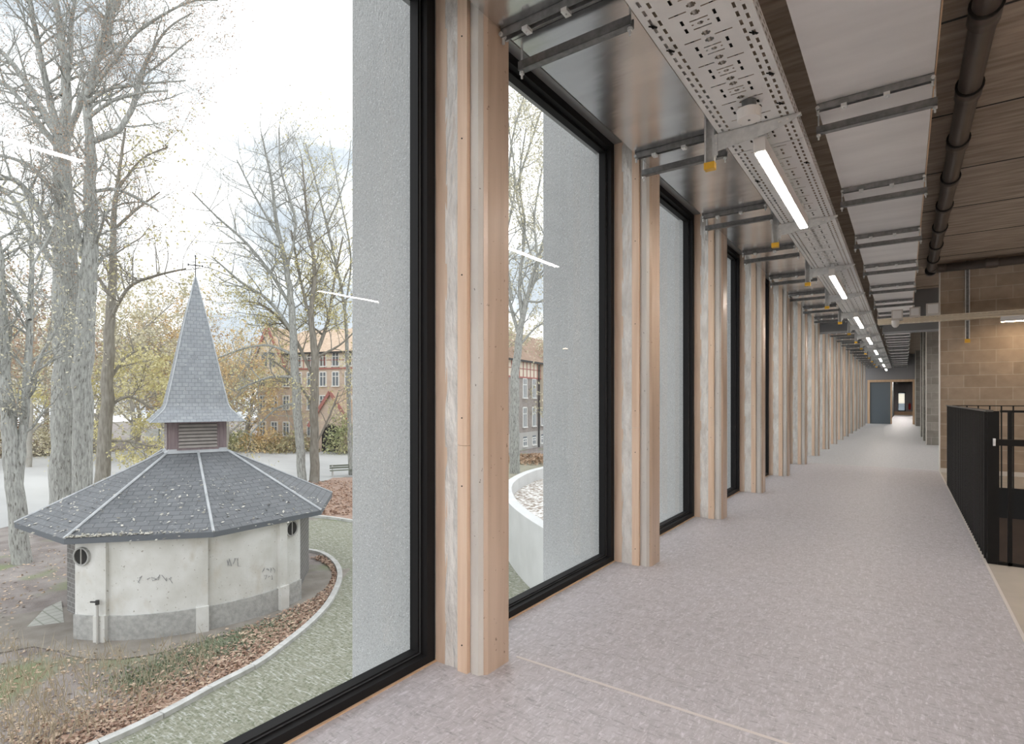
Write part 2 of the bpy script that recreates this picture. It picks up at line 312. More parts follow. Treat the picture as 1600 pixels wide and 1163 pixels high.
# ------------------------------------------------------------------ windows, piers, fins
def make_window(y0, y1, idx):
    wd = empty('window_%d' % idx, (XG, (y0+y1)/2, 0), kind='structure')
    f = MB(); a = .052                                          # outer frame and stepped inner frame
    for (x0, x1, i0, i1) in ((-1.86, -1.762, 0, a), (-1.85, -1.80, a, a+.020)):
        f.box(x0, x1, y0+i0, y0+i1, i0*.8, 3.10-i0).box(x0, x1, y1-i1, y1-i0, i0*.8, 3.10-i0).box(x0, x1, y0+i1, y1-i1, i0*.8, i1*.8).box(x0, x1, y0+i1, y1-i1, 3.10-i1, 3.10-i0)
    f.build('window_frame', blackf, wd)
    g = MB(); x0, x1 = -1.802, -1.796
    for i0, i1 in ((.058, .062),):
        g.box(x0, x1, y1-i1, y1-i0, .05, 3.04).box(x0, x1, y0+i0, y0+i1, .05, 3.04).box(x0, x1, y0+.06, y1-.06, .046, .05)
    g.build('glazing_bead', greyal, wd)
    MB().quad((XG, y0+a, .04), (XG, y1-a, .04), (XG, y1-a, 3.05), (XG, y0+a, 3.05)).build('window_pane', pane, wd)
    return wd
def make_pier(yr):
    """a pier whose front right corner stands at y = yr"""
    l = yr-.185; p = empty('window_pier', ((XF-1.75)/2, yr-.09, 0), cat='pier', group='timber and concrete piers between the tall windows')
    MB().box(-1.86, -1.52, l+.004, yr-.01, 0, ZC-.002).build('concrete_core', conc, p)
    MB().box(-1.758, -1.69, l-.006, l+.004, 0, ZC-.005).build('jamb_board', jamb, p)
    b = MB(); n = 26; m = 4                                            # crinkled film, a shallow relief
    for i in range(n):
        for j in range(m):
            def q(ii, jj):
                rr = random.Random(ii*13+jj*7); return (-1.700+(.084)*jj/m, l-.003-.008*rr.random(), ZC*ii/n+.03*rr.random()*(0 < ii < n))
            b.quad(q(i, j), q(i, j+1), q(i+1, j+1), q(i+1, j))
    b.build('plastic_film', film, p)
    k = MB().box(-1.616, -1.562, l-.020, l+.004, 0, 1.0-.002).box(-1.616, -1.562, l-.020, l+.004, 1.0, ZC-.006); t = k.build('timber_batten', batt, p)
    for z in (.12, .82, 1.12, 1.75, 2.35, 2.8): MB().tube([(-1.590, l-.0225, z), (-1.590, l-.0195, z)], .0035, 6).build('screw_head', darki, t)
    MB().prism([(-1.552, l-.004), (-1.512, l-.004), (XF-.014, l+.014), (XF-.014, l+.03), (-1.552, l+.03)], 0, ZC-.004).build('corner_strip', conc, p)
    MB().prism([(XF-.03, l+.016), (XF-.013, l+.016), (XF, l+.030), (XF, yr), (XF-.03, yr)], 0, ZC-.003).build('front_board', front, p)
    return p
yk = [Y0+PIT*k for k in range(-3, NP)]
for i, y in enumerate(yk): make_window(y-PIT, y-.193, (i-2) if i > 2 else (i+20))
pier = make_pier(Y0)
for k in range(-3, NP):
    p = pier if k == 0 else copy_tree(pier, (0, PIT*k, 0))
    p['label'] = ('large pier nearest the camera, timber board front and grey concrete edge, beside the widest window' if k == 0 else '%s timber and concrete pier from the camera along the window wall' % ORD[k]) if k >= 0 else 'timber and concrete pier of the window wall, %s behind the camera' % ORD[-k-1]
fin = MB().box(-2.42, -1.868, 1.955, 2.05, -.9, 4.2).build('facade_fin', finc, org=(-2.14, 2.0, 0)); tag(fin, cat='fin', group='vertical concrete fins outside the windows')
for k in range(-3, NP):
    c = fin if k == 0 else fin.copy()
    if k: COL.objects.link(c); c.location = (-2.14, 2.0+PIT*k, 0)
    c['label'] = ['speckled grey concrete fin seen through the nearest and widest window', 'speckled grey concrete fin seen through the second window, beyond the round planter wall'][k] if k in (0, 1) else ('%s grey concrete fin outside the window wall, counting from the camera' % ORD[k] if k > 0 else 'grey concrete fin outside the windows, %s behind the camera' % ORD[-k-1])
struct('trim_8', MB().box(-1.90, -1.862, -6, YEND, -.9, -.01).box(-1.885, -1.862, -6, YEND, 3.11, 4.2), finc)
struct('trim_9', MB().box(-1.77, -1.752, -6, YEND, 0, .006), timber)
# unseen mass added above the corridor to block light, standing for an upper floor
struct('wall_added_mass', MB().box(-1.90, 6.2, -6.2, YEND+23, ZC+.3, ZC+4), finc)

# ------------------------------------------------------------------ ceiling boards, hangers
def board(name, x0, x1, y0, y1, label, group):
    o = MB().box(x0, x1, y0+.002, y1-.002, 2.86, 2.895).build(name, foil if x0 < -.9 else foilm, org=((x0+x1)/2, (y0+y1)/2, 2.86)); return tag(o, label, 'ceiling board', group)
def hanger(xa, xb, y, over, base):
    h = empty('ceiling_hanger', ((xa+xb)/2, y, 2.8), cat='hanger', group=base)
    MB().box(xa, xb, y-.016, y-.012, 2.822, 2.858).box(xa, xb, y+.012, y+.016, 2.822, 2.858).box(xa, xb, y-.016, y+.016, 2.855, 2.859).build('upper_rail', railm, h)
    for f in (.25, .62):
        x = xa+(xb-xa)*f; MB().box(x-.014, x+.014, y-.022, y+.022, 2.808, 2.824).tube([(x, y, 2.80), (x, y, 2.86)], .005, 6).build('rail_clip', galv, h)
    y2 = y+.17
    MB().box(xa-over, xb+over, y2-.02, y2-.016, 2.765, 2.805).box(xa-over, xb+over, y2+.016, y2+.02, 2.765, 2.805).box(xa-over, xb+over, y2-.02, y2+.02, 2.765, 2.769).build('lower_channel', railm, h)
    for x in (xa-over*.5, xb+over*.5):
        MB().tube([(x, y2, 2.73), (x, y2, ZC-.01)], .005, 6).tube([(x, y2, 2.75), (x, y2, 2.762)], .012, 6).build('threaded_rod', galv, h)
    for x in (xa+.005, xb-.005): MB().tube([(x, y-.025, 2.835), (x, y+.03, 2.835)], .010, 6).tube([(x, y, 2.80), (x, y, 2.86)], .007, 6).build('end_bolt', galv, h)
    return h
XL0, XL1, XR0, XR1 = -1.478, -.95, -.40, .127
HY = [2.03+1.525*k for k in range(0, 21)]
for side, (x0, x1) in (('left', (XL0, XL1)), ('right', (XR0, XR1))):
    vis = 0; nv = 0
    ys = [-6]+[y+.08 for y in HY]+[YEND]
    for a, b in zip(ys[:-1], ys[1:]):
        if b-a < .1: continue
        front_ = b > 1.5
        lab = ('%s silvery foil board of the %s ceiling strip, counting from the camera' % (ORD[nv], 'window-side' if side == 'left' else 'stair-side')) if front_ else 'silvery foil ceiling board of the %s strip behind the camera' % ('window-side' if side == 'left' else 'stair-side')
        if front_: nv += 1
        board('ceiling_board', x0, x1, a, b, lab, 'silvery ceiling boards of the %s strip' % side)
    proto = hanger(x0, x1, HY[0], .02, 'steel hangers under the %s ceiling strip' % side)
    for k, y in enumerate(HY):
        h = proto if k == 0 else copy_tree(proto, (0, y-HY[0], 0))
        h['label'] = '%s pair of steel cross rails under the %s foil ceiling strip, from the camera' % (ORD[k], 'window-side' if side == 'left' else 'stair-side')
MBt = MB().box(XR1+.002, XR1+.008, -6, 13.9, 2.855, 2.90)
tag(MBt.build('foil_edge_strip', mat('copper_edge', (.75, .52, .33), .3, .7)), 'thin copper coloured edge strip along the stair-side foil ceiling boards', 'edge strip')

# ------------------------------------------------------------------ cable tray with punched slots
def slots_mesh(x0, x1, y0, y1, rects, z, th=.0015):
    xs = sorted({x0, x1, *[round(r[0], 4) for r in rects], *[round(r[1], 4) for r in rects]}); ys = sorted({y0, y1, *[round(r[2], 4) for r in rects], *[round(r[3], 4) for r in rects]})
    xs = [x for x in xs if x0 <= x <= x1]; ys = [y for y in ys if y0 <= y <= y1]
    X = np.array(xs); Y = np.array(ys); cx = (X[:-1]+X[1:])/2; cy = (Y[:-1]+Y[1:])/2
    hole = np.zeros((len(cx), len(cy)), bool)
    for r in rects: hole[np.ix_((cx > r[0]) & (cx < r[1]), (cy > r[2]) & (cy < r[3]))] = True
    m = MB(); ny = len(ys)
    m.v = [(x, y, z) for x in xs for y in ys]
    for i in range(len(cx)):
        j = 0
        while j < len(cy):
            if hole[i, j]: j += 1; continue
            k = j
            while k+1 < len(cy) and not hole[i, k+1]: k += 1
            # keep neighbours joined: split at every y so that vertices are shared
            m.f.append((i*ny+j, (i+1)*ny+j, (i+1)*ny+k+1, i*ny+k+1)); j = k+1
    return m
def tray_section(L, name='cable_tray'):
    """one length of tray, local y from 0 to L, centred on x = 0"""
    R = []; P = .205; n = int(L/P)
    for k in range(n):
        b = k*P+.02
        def o(x, y, w, l): R.append((x-w/2, x+w/2, b+y-l/2, b+y+l/2))
        def ov(x, y, w, l): o(x, y, w, l*.5); o(x, y, w*.6, l)
        ov(0, 0, .036, .030); ov(0, .053, .036, .030); ov(0, .127, .024, .020); o(-.032, .127, .008, .008); o(.032, .127, .008, .008)
        o(0, .100, .074, .007); o(0, .158, .074, .007); o(-.065, .030, .072, .007); o(.064, .030, .072, .007)
        for s in (-1, 1): o(.065*s, .092, .012, .032); o(.065*s, .150, .012, .032)
    q = int(L/.0625)
    for k in range(q):
        for s in (-1, 1):
            R.append((s*.170-.006, s*.170+.006, k*.0625+.008, k*.0625+.044)); y = (k*.0625+.038)
            if y+.032 < L: R.append((s*.138-.006, s*.138+.006, y-.002, y+.034))
    m = slots_mesh(-.2025, .2025, 0, L, R, 0)
    RS = [(.012, .022, k*.0625+.01, k*.0625+.042) for k in range(q)]+[(.04, .05, k*.0625+.03, min(k*.0625+.062, L-.001)) for k in range(q)]
    for s in (-1, 1):
        sm = slots_mesh(0, .06, 0, L, RS, 0); i = len(m.v); m.v += [(s*.2025, y, x) for x, y, z in sm.v]; m.f += [tuple(a+i for a in f) for f in sm.f]
        m.box(s*.2025-.004 if s > 0 else -.2025, .2025 if s > 0 else -.1985, 0, L, .06, .063)
        for y in (.002,): m.box(-.2025, .2025, y, y+.003, -.002, 0)
    return m
TX, TZ = -.687, 2.76; TL = 2.95
ts = tray_section(TL).build('cable_tray', traym); ts.location = (TX, -2.2, TZ)
for k in range(12):
    c = ts if k == 0 else ts.copy()
    if k: COL.objects.link(c)
    c.location = (TX, -2.2+TL*k, TZ)
    lab = ['perforated steel cable tray length overhead, above the camera', 'perforated steel cable tray length carrying the round white detector']
    tag(c, lab[k] if k < 2 else '%s length of perforated steel cable tray, counted along the corridor from above the camera' % ORD[k], 'cable tray', 'perforated cable tray lengths above the corridor')
for k, (x, m_) in enumerate(((-.76, blackm), (-.70, boxm), (-.63, blackm), (-.57, boxm))):
    pts = [(x+.01*math.sin(j*1.7+k), -2+j*1.2, TZ+.012) for j in range(30)]
    tag(MB().tube(pts, .008, 6).build('cable', m_, smooth=True), ['black cable lying in the tray on its window side', 'grey cable lying in the tray left of its middle', 'black cable lying in the tray right of its middle', 'grey cable lying in the tray on its stair side'][k], 'cable')
# black cable ties through the slots
ties = [(-.855, 2.24), (-.85, 2.44), (-.52, 2.18), (-.52, 2.52), (-.52, 2.88), (-.53, 3.2), (-.85, 4.25), (-.52, 4.1)]
for i, (x, y) in enumerate(ties):
    t = MB().bar((x-.015, y-.012, TZ-.004), (x+.012, y+.014, TZ-.006), .004).bar((x-.004, y-.018, TZ-.005), (x+.018, y+.002, TZ-.012), .003).box(x-.005, x+.004, y-.004, y+.006, TZ-.010, TZ-.001).build('cable_tie', blackm)
    tag(t, 'black cable tie on the %s edge of the tray, %s along from the camera' % (('window-side', 'stair-side')[x > -.7], ORD[sum(1 for (a, b) in ties if (a > -.7) == (x > -.7) and b < y)]), 'cable tie', 'black cable ties on the cable tray')

# posts with yellow caps and the tapered arms that carry the tray
PY = [3.37+2.055*k for k in range(-2, 13)]
def tray_post(y):
    p = empty('tray_bracket', (-.93, y, 2.57), cat='bracket', group='hanging posts with yellow caps beside the tray')
    x0, x1 = -.965, -.909
    ps = MB().box(x0, x0+.003, y-.02, y+.02, 2.585, ZC-.002).box(x1-.003, x1, y-.02, y+.02, 2.585, ZC-.002).box(x0, x1, y+.017, y+.02, 2.585, ZC-.002)
    ps.box(x0, x0+.010, y-.02, y-.017, 2.585, ZC-.002).box(x1-.010, x1, y-.02, y-.017, 2.585, ZC-.002); ps.build('post', galv, p)
    MB().box(x0-.002, x1+.002, y-.022, y+.022, 2.56, 2.60).build('end_cap', yellow, p)
    MB().box(x1, x1+.004, y-.02, y+.02, 2.63, 2.752).box(x1+.004, x1+.02, y-.018, y-.012, 2.63, 2.752).build('arm_plate', galv, p)
    MB().extr([(x1+.004, y-.012, 2.755), (x1+.004, y-.012, 2.655), (-.62, y-.012, 2.688), (-.52, y-.012, 2.712), (-.455, y-.012, 2.745), (-.455, y-.012, 2.757)], (0, .004, 0)).box(x1+.004, -.455, y-.012, y+.03, 2.752, 2.757).build('cantilever_arm', galv, p)
    MB().tube([(-.52, y-.017, 2.735), (-.52, y-.011, 2.735)], .006, 6).tube([(-.56, y-.017, 2.73), (-.56, y-.011, 2.73)], .006, 6).tube([(x1+.012, y-.02, 2.70), (x1+.012, y-.011, 2.70)], .005, 6).build('bolt', white, p)
    return p
bp0 = tray_post(PY[0])
for k, y in enumerate(PY):
    c = bp0 if k == 0 else copy_tree(bp0, (0, y-PY[0], 0))
    c['label'] = '%s galvanised hanging post with yellow end cap and tray arm, from the camera' % ORD[k-2] if k >= 2 else 'galvanised hanging post with yellow cap, %s behind the camera' % ORD[1-k]

# lamps under the tray
def tube_lamp(name, a, b, m_, wd=.062, hz=.085, z=2.60, along='y', stems=True):
    if along == 'y':
        x = a[0]; l = empty(name, (x, (a[1]+b[1])/2, z), cat='light', group='linear ceiling lights')
        MB().box(x-wd/2, x+wd/2, a[1], b[1], z+.006, z+hz).build('lamp_housing', white, l)
        MB().box(x-wd/2+.006, x+wd/2-.006, a[1]+.03, b[1]-.01, z, z+.006).build('diffuser', m_, l)
        if stems:
            for y in (a[1]+.08, b[1]-.15): MB().box(x-.02, x+.02, y-.02, y+.02, z+hz, TZ-.003).build('mounting_clip', galv, l)
    else:
        y = a[1]; l = empty(name, ((a[0]+b[0])/2, y, z), cat='light', group='linear ceiling lights')
        MB().box(a[0], b[0], y-wd/2, y+wd/2, z+.006, z+hz).build('lamp_housing', white, l)
        MB().box(a[0]+.01, b[0]-.01, y-wd/2+.006, y+wd/2-.006, z, z+.006).build('diffuser', m_, l)
    return l
LY = [3.38+3.87*k for k in range(0, 8)]
l0 = tube_lamp('linear_lamp', (-.667, LY[0]), (-.667, LY[0]+1.72), tube)
for k, y in enumerate(LY):
    c = l0 if k == 0 else copy_tree(l0, (0, y-LY[0], 0))
    c['label'] = 'lit white linear lamp under the cable tray, %s from the camera' % ORD[k]
# lamps over the landing and stairs (some seen as reflections, others added as fill), hung from the slab
def hung(a, b, z, along, label):
    l = tube_lamp('suspended_lamp', a, b, tube2, z=z, along=along, stems=False); l['label'] = label; l['group'] = 'suspended landing lights'
    for p in (a, b):
        q = Vector((p[0], p[1], 0))+(Vector((b[0]-a[0], b[1]-a[1], 0))*(.1 if p is a else -.1)); MB().tube([(q.x, q.y, z+.08), (q.x, q.y, ZC)], .003, 5).build('suspension_wire', galv, l)
hung((.30, -.5), (.30, 1.24), 2.6, 'y', 'suspended lit lamp above the camera at the edge of the landing')
hung((2.5, 4.4), (2.5, 5.9), 2.6, 'y', 'suspended lit lamp over the front edge of the stair opening')
for i, (x, y) in enumerate(((2.2, -5), (2.2, -2.9), (3.6, -5), (3.6, -2.9), (.9, -5), (.9, -2.9), (4.9, -2.9), (4.9, -5), (5.3, 8.2))):
    hung((x, y), (x, y+1.6), 2.6, 'y', '%s unseen fill lamp added over the landing behind the camera' % ORD[i] if i < 8 else 'suspended lit lamp over the stairs at the right wall')  # those behind the camera are unseen, added to brighten the foreground
for i, y in enumerate((12.3, 16)): hung((2.2, y), (2.2, y+1.5), 2.6, 'y', '%s suspended lit lamp in the side room behind the block wall' % ORD[i])
far = tube_lamp('linear_lamp', (-.2, 36), (-.2, 41.5), tube2, z=2.55, stems=False); far['label'] = 'fill lamp added in the corridor beyond the far opening'; MB().tube([(-.2, far.location.y, 2.63), (-.2, far.location.y, 2.749)], .01, 5).build('suspension_wire', galv, far)  # added fill light, brightens the corridor past the opening
far = tube_lamp('linear_lamp', (-.2, 44), (-.2, 50), tube2, z=2.55, stems=False); far['label'] = 'second fill lamp added beyond the far opening'; MB().tube([(-.2, far.location.y, 2.63), (-.2, far.location.y, 2.749)], .01, 5).build('suspension_wire', galv, far)  # another lamp added only to brighten that corridor

d = empty('smoke_detector', (-.66, 3.09, 2.662), 'round white detector hanging under the cable tray near the first post', 'detector')
MB().tube([(-.66, 3.09, 2.660), (-.66, 3.09, 2.664), (-.66, 3.09, 2.712), (-.66, 3.09, 2.716)], [.056, .059, .059, .052], 36).build('detector_body', mat('detector_white', (.86, .85, .84), .4), d)
MB().tube([(-.66, 3.09, 2.716), (-.66, 3.09, TZ-.001)], .036, 20).build('detector_base', greyal, d)
MB().tube([(-.66, 3.09, 2.657), (-.66, 3.09, 2.6605)], .006, 10).build('indicator', greyal, d)

# ------------------------------------------------------------------ cross tray, boxes, sensor, wall lamp
CYT = 11.3; CZ = 2.47
R_ = [(z0, z0+.018, .02+k*.07, .065+k*.07) for k in range(61) for z0 in (.014, .052)]
sf = slots_mesh(0, .088, 0, 4.34, R_, 0); c0 = MB()
for yy in (CYT-.09, CYT+.09): q_ = len(c0.v); c0.v += [(y-.36, yy, CZ+x) for x, y, z in sf.v]; c0.f += [tuple(a+q_ for a in f) for f in sf.f]
sb = slots_mesh(-.09, .09, 0, 4.34, [(x0, x0+.014, .02+k*.07, .065+k*.07) for k in range(61) for x0 in (-.06, -.02, .02, .05)], 0); q_ = len(c0.v); c0.v += [(y-.36, CYT+x, CZ) for x, y, z in sb.v]; c0.f += [tuple(a+q_ for a in f) for f in sb.f]
sandm = mat('tray_gold', (.78, .70, .56), .45, .2)
tag(c0.build('cross_cable_tray', sandm), 'perforated cable tray crossing in front of the block wall', 'cable tray')
for i, x in enumerate((.84, 3.0)):
    p = empty('tray_hanger', (x, CYT, 2.1), ['slim slotted steel hanger with yellow cap in front of the block wall', 'steel hanger of the cross tray outside the picture'][i], 'hanger')
    y = 11.55
    MB().box(x-.030, x-.018, y, y+.03, 2.16, 3.44).box(x+.018, x+.030, y, y+.03, 2.16, 3.44).build('strut', galv, p)
    MB().box(x-.034, x+.034, y-.003, y+.033, 2.12, 2.18).build('end_cap', yellow, p)
    MB().box(x-.018, x+.018, y+.024, y+.03, 2.18, 3.44).build('strut_back', railm, p); MB().box(x-.02, x+.02, CYT+.09, y, 2.475, 2.50).build('tray_arm', galv, p)
for i, (a, b, z0, z1) in enumerate(((1393, 1411, 2.51, 2.68), (1421, 1438, 2.54, 2.70), (1447, 1468, 2.55, 2.74))):
    A = ray(a, 500); B = ray(b, 500); ka = (CYT-.12)/A.y; kb = (CYT-.12)/B.y
    jb = empty('junction_box', ((A.x*ka+B.x*kb)/2, CYT-.15, z0), ['grey junction box above the sensor, leftmost on the cross tray', 'grey junction box in the middle of three on the cross tray', 'largest grey junction box, nearest the block wall edge'][i], 'junction box', 'junction boxes on the cross tray')
    MB().box(A.x*ka, B.x*kb, CYT-.19, CYT-.09, z0, z1).build('box_body', boxm, jb); MB().box(A.x*ka+.02, B.x*kb-.02, CYT-.20, CYT-.19, z0+.03, z1-.02).build('box_lid', white, jb)
A = ray(1399, 500)*((CYT-.12)/ray(1399, 500).y)
s = empty('motion_sensor', (A.x, CYT-.12, 2.40), 'white round motion sensor hanging below the leftmost junction box', 'sensor')
MB().tube([(A.x, CYT-.12, 2.395), (A.x, CYT-.12, 2.42), (A.x, CYT-.12, 2.45), (A.x, CYT-.12, 2.51)], [.02, .045, .055, .055], 18).build('sensor_dome', white, s, smooth=False)
wl = tube_lamp('wall_wash_lamp', (1.21, CYT-.05), (2.80, CYT-.05), tube3, z=2.385, along='x', hz=.085); wl['label'] = 'linear lamp under the cross tray at the right edge, lighting the block wall'; wl['group'] = 'lamps on the cross tray'
# ------------------------------------------------------------------ grey drain pipe
pp = empty('drain_pipe', (.368, 7, 3.36), 'dark grey drain pipe under the slab that turns right along the block wall', 'pipe')
px_, pz = .368, 3.345
MB().tube([(px_, -5.98, pz), (px_, 11.30, pz)], .066, 20).build('pipe_run', pipem, pp, smooth=True)
MB().tube([(px_, 11.25, pz), (px_+.01, 11.36, pz), (px_+.05, 11.43, pz), (px_+.14, 11.46, pz), (px_+.2, 11.46, pz)], .068, 18).build('pipe_elbow', pipem, pp, smooth=True)
MB().tube([(px_+.15, 11.46, pz), (5.9, 11.46, pz)], .066, 18).build('pipe_run', pipem, pp, smooth=True)
for k in range(-3, 9):
    y = 3.95+.95*k
    c = MB().tube([(px_, y, pz), (px_, y+.15, pz)], [.077, .077], 20).build('pipe_collar', pipem, pp, smooth=True); MB().tube([(px_, y-.012, pz), (px_, y+.004, pz)], .081, 20).build('seal_ring', collarm, c)
MB().tube([(1.05, 11.46, pz), (1.2, 11.46, pz)], .077, 18).build('pipe_collar', pipem, pp)
# ------------------------------------------------------------------ railings round the stair opening
rl = empty('stair_railing', (.52, 7.7, 0), 'black steel railing of close upright flats along the corridor side of the stairs', 'railing')
XR = .515
MB().box(XR-.022, XR+.022, 5.36, 10.03, 1.112, 1.124).build('top_rail', mat('rail_top', (.09, .088, .085), .35, .3), rl)
MB().box(XR-.006, XR+.006, 5.38, 10.0, .02, .05).build('bottom_rail', blackm, rl)
proto = None
for k in range(37):
    y = 5.50+k*.122
    if proto is None: proto = MB().box(XR-.020, XR+.020, y-.005, y+.005, .0, 1.112).build('baluster', mat('baluster_steel', (.02, .02, .02), .3), rl)
    else:
        c = proto.copy(); COL.objects.link(c); c.parent = rl; c.location = (0, k*.122, 0)
MB().box(XR-.012, XR+.055, 5.362, 5.372, 0, 1.118).build('end_post', blackm, rl)
rb = empty('back_railing', (2.2, 10.0, 0), 'thin black railing along the far side of the stair opening', 'railing')
MB().box(.56, 4.2, 9.985, 10.01, 1.112, 1.124).build('top_rail', blackm, rb)
for k in range(29):
    x = .60+k*.121; 
    if k == 0: proto = MB().box(x-.0075, x+.0075, 9.99, 10.004, 0, 1.112).build('baluster', blackm, rb)
    else:
        c = proto.copy(); COL.objects.link(c); c.parent = rb; c.location = Vector(proto.location)+Vector((k*.121, 0, 0))
rf = empty('stair_gate', (1.3, 5.36, 0), 'open black railing across the stairs with one thick mid rail', 'railing')
MB().box(.575, 2.6, 5.352, 5.376, 1.108, 1.124).build('top_rail', blackm, rf)
MB().box(.545, 2.6, 5.33, 5.345, .868, .914).build('handrail', blackm, rf)
MB().box(.532, .546, 5.325, 5.35, .865, .918).build('bracket', galv, rf)
for x in (.628, 1.5, 2.4): MB().box(x-.012, x+.012, 5.352, 5.376, 0, 1.108).build('post', blackm, rf)
MB().box(.56, 2.6, 5.352, 5.376, .0, .022).build('bottom_rail', blackm, rf)

exec_out = True
# ================================================================== OUTDOORS
struct('ground', MB().box(-170, -2.0, -70, 130, GZ-.3, GZ), soil)
# mossy paving outside the kerb
kp = [onz(*p, GZ) for p in ((30, 1215), (165, 1163), (258, 1119), (338, 1075), (400, 1043), (449, 1007), (484, 978), (511, 949), (527, 920), (531, 899), (524, 882), (506, 868), (481, 862), (455, 861))]
def smooth_path(pts, n=5):
    out = []
    for i in range(len(pts)-1):
        p0 = pts[max(i-1, 0)]; p1 = pts[i]; p2 = pts[i+1]; p3 = pts[min(i+2, len(pts)-1)]
        for j in range(n):
            t = j/n; out.append(.5*((2*p1)+(p2-p0)*t+(2*p0-5*p1+4*p2-p3)*t*t+(3*p1-p0-3*p2+p3)*t**3))
    out.append(pts[-1]); return out
kpath = smooth_path([Vector(p) for p in kp], 6)
pv = [(p.x, p.y) for p in kpath]+[(-23.5, 13.2), (-25.5, 15.6), (-19, 18.2), (-12, 21), (-3, 24), (-2.02, 24), (-2.02, -6), (-8, -6)]
mo = MB(); mo.poly([(x, y, GZ+.012) for x, y in pv][::-1]); struct('ground_paving', mo, mossp)
# stones laid along the kerb
def lay(path, step, wd, h, name, label, group, m_):
    acc = [0]
    for a, b in zip(path[:-1], path[1:]): acc.append(acc[-1]+(b-a).length)
    def at(s):
        for i in range(len(acc)-1):
            if acc[i+1] >= s: t = (s-acc[i])/max(acc[i+1]-acc[i], 1e-6); return path[i].lerp(path[i+1], t)
        return path[-1]
    s = 0; cnt = 0
    while s+step*.6 < acc[-1]:
        e = min(s+step-.012, acc[-1]); n = 3; pts = [at(s+(e-s)*i/n) for i in range(n+1)]
        L, R = [], []
        for i, p in enumerate(pts):
            d = (pts[min(i+1, n)]-pts[max(i-1, 0)]).normalized(); q = Vector((-d.y, d.x, 0))*wd/2; L.append(p+q); R.append(p-q)
        o = MB().prism([(p.x, p.y) for p in L+R[::-1]], GZ-.05, GZ+h).build(name, m_, org=tuple(pts[1])); tag(o, label % ORD[cnt], 'kerb stone', group); s += step; cnt += 1
lay(kpath, 1.0, .16, .10, 'kerb_stone', '%s stone of the curved kerb around the chapel, from its near end', 'stones of the curved kerb', kerbm)
fk = [Vector(onz(*p, GZ)) for p in ((455, 808), (480, 808), (515, 811), (560, 818))]
lay(smooth_path(fk, 4), 1.0, .18, .12, 'kerb_stone', '%s stone from the left in the straight kerb below the leafy bank', 'stones of the far kerb', kerbm)
def gpoly(name, pxs, m_, dz=.008, z=GZ): 
    m = MB(); P = [onz(a, b, z) for a, b in pxs]; m.poly([(p.x, p.y, z+dz) for p in P]); o = m
    if len(P) >= 3:
        ar = sum(P[i].x*P[(i+1) % len(P)].y-P[(i+1) % len(P)].x*P[i].y for i in range(len(P)))
        if ar < 0: m.f = [tuple(reversed(f)) for f in m.f]
    return struct(name, m, m_)
gpoly('ground_bank', [(440, 803), (480, 806), (515, 809), (620, 822), (700, 790), (640, 745), (520, 747), (480, 765), (440, 780)], redl, .01)
gpoly('ground_road', [(-260, 835), (-100, 832), (0, 826), (60, 812), (140, 790), (260, 772), (430, 760), (480, 757), (540, 745), (660, 745), (660, 700), (300, 697), (100, 712), (-260, 730)], road, .006)
gpoly('ground_lawn', [(780, 800), (900, 790), (900, 708), (780, 712)], mat('lawn', (.28, .27, .20), 1, vscale=1, col2=(.38, .36, .29), detail=7), .006)
CH = Vector((-17.8, 8.42, 0))
ap = MB(); pts = []
for a in range(-115, 64, 8):
    r = 4.55+.25*math.sin(a*.11)+(.9 if a < -75 else 0); pts.append((CH.x+r*math.cos(math.radians(a)), CH.y+r*math.sin(math.radians(a)), GZ+.016))
pts.append((CH.x, CH.y, GZ+.016)); ap.poly(pts); struct('ground_apron', ap, apron)
pa = MB(); pa.quad(*[onz(*p, GZ)+Vector((0, 0, .02)) for p in ((42, 981), (100, 974), (96, 940), (70, 952))]); struct('ground_pavers', pa, pavers)

# ------------------------------------------------------------------ chapel
ch = empty('chapel', (CH.x, CH.y, GZ), 'small round white chapel with eight-sided slate roof and tall louvred spire', 'chapel')
ZE = -2.05; A0 = -20
def cp(r, deg, z): return Vector((CH.x+r*math.cos(math.radians(deg)), CH.y+r*math.sin(math.radians(deg)), z))
def ring_px(px, R):                                   # angle on the drum where a sight line through column px meets it
    d = ray(px, 625); d.z = 0; d.normalize(); o = -CH.copy(); o.z = 0
    b = o.dot(d); c_ = o.dot(o)-R*R; t = -b-math.sqrt(max(b*b-c_, 0)); p = o+d*t; return math.degrees(math.atan2(p.y, p.x))
a_lo, a_hi = ring_px(116, 3.72), ring_px(470, 3.72)
def arc(R, z0, z1, a0, a1, n=40, th=.2):
    m = MB()
    for i in range(n):
        u0 = a0+(a1-a0)*i/n; u1 = a0+(a1-a0)*(i+1)/n
        s0, s1 = math.radians(u0)*R, math.radians(u1)*R
        m.quad(cp(R, u0, z0), cp(R, u1, z0), cp(R, u1, z1), cp(R, u0, z1), [(s0, z0), (s1, z0), (s1, z1), (s0, z1)])
        m.quad(cp(R, u0, z1), cp(R, u1, z1), cp(R-th, u1, z1), cp(R-th, u0, z1))
    for u in (a0, a1): m.quad(cp(R, u, z0), cp(R-th, u, z0), cp(R-th, u, z1), cp(R, u, z1))
    return m
arc(3.70, GZ, -2.08, a_lo, a_hi).build('drum_wall', plaster, ch, smooth=False)
arc(3.745, GZ, -4.0, a_lo, a_hi, th=.06).build('plinth', rough, ch)
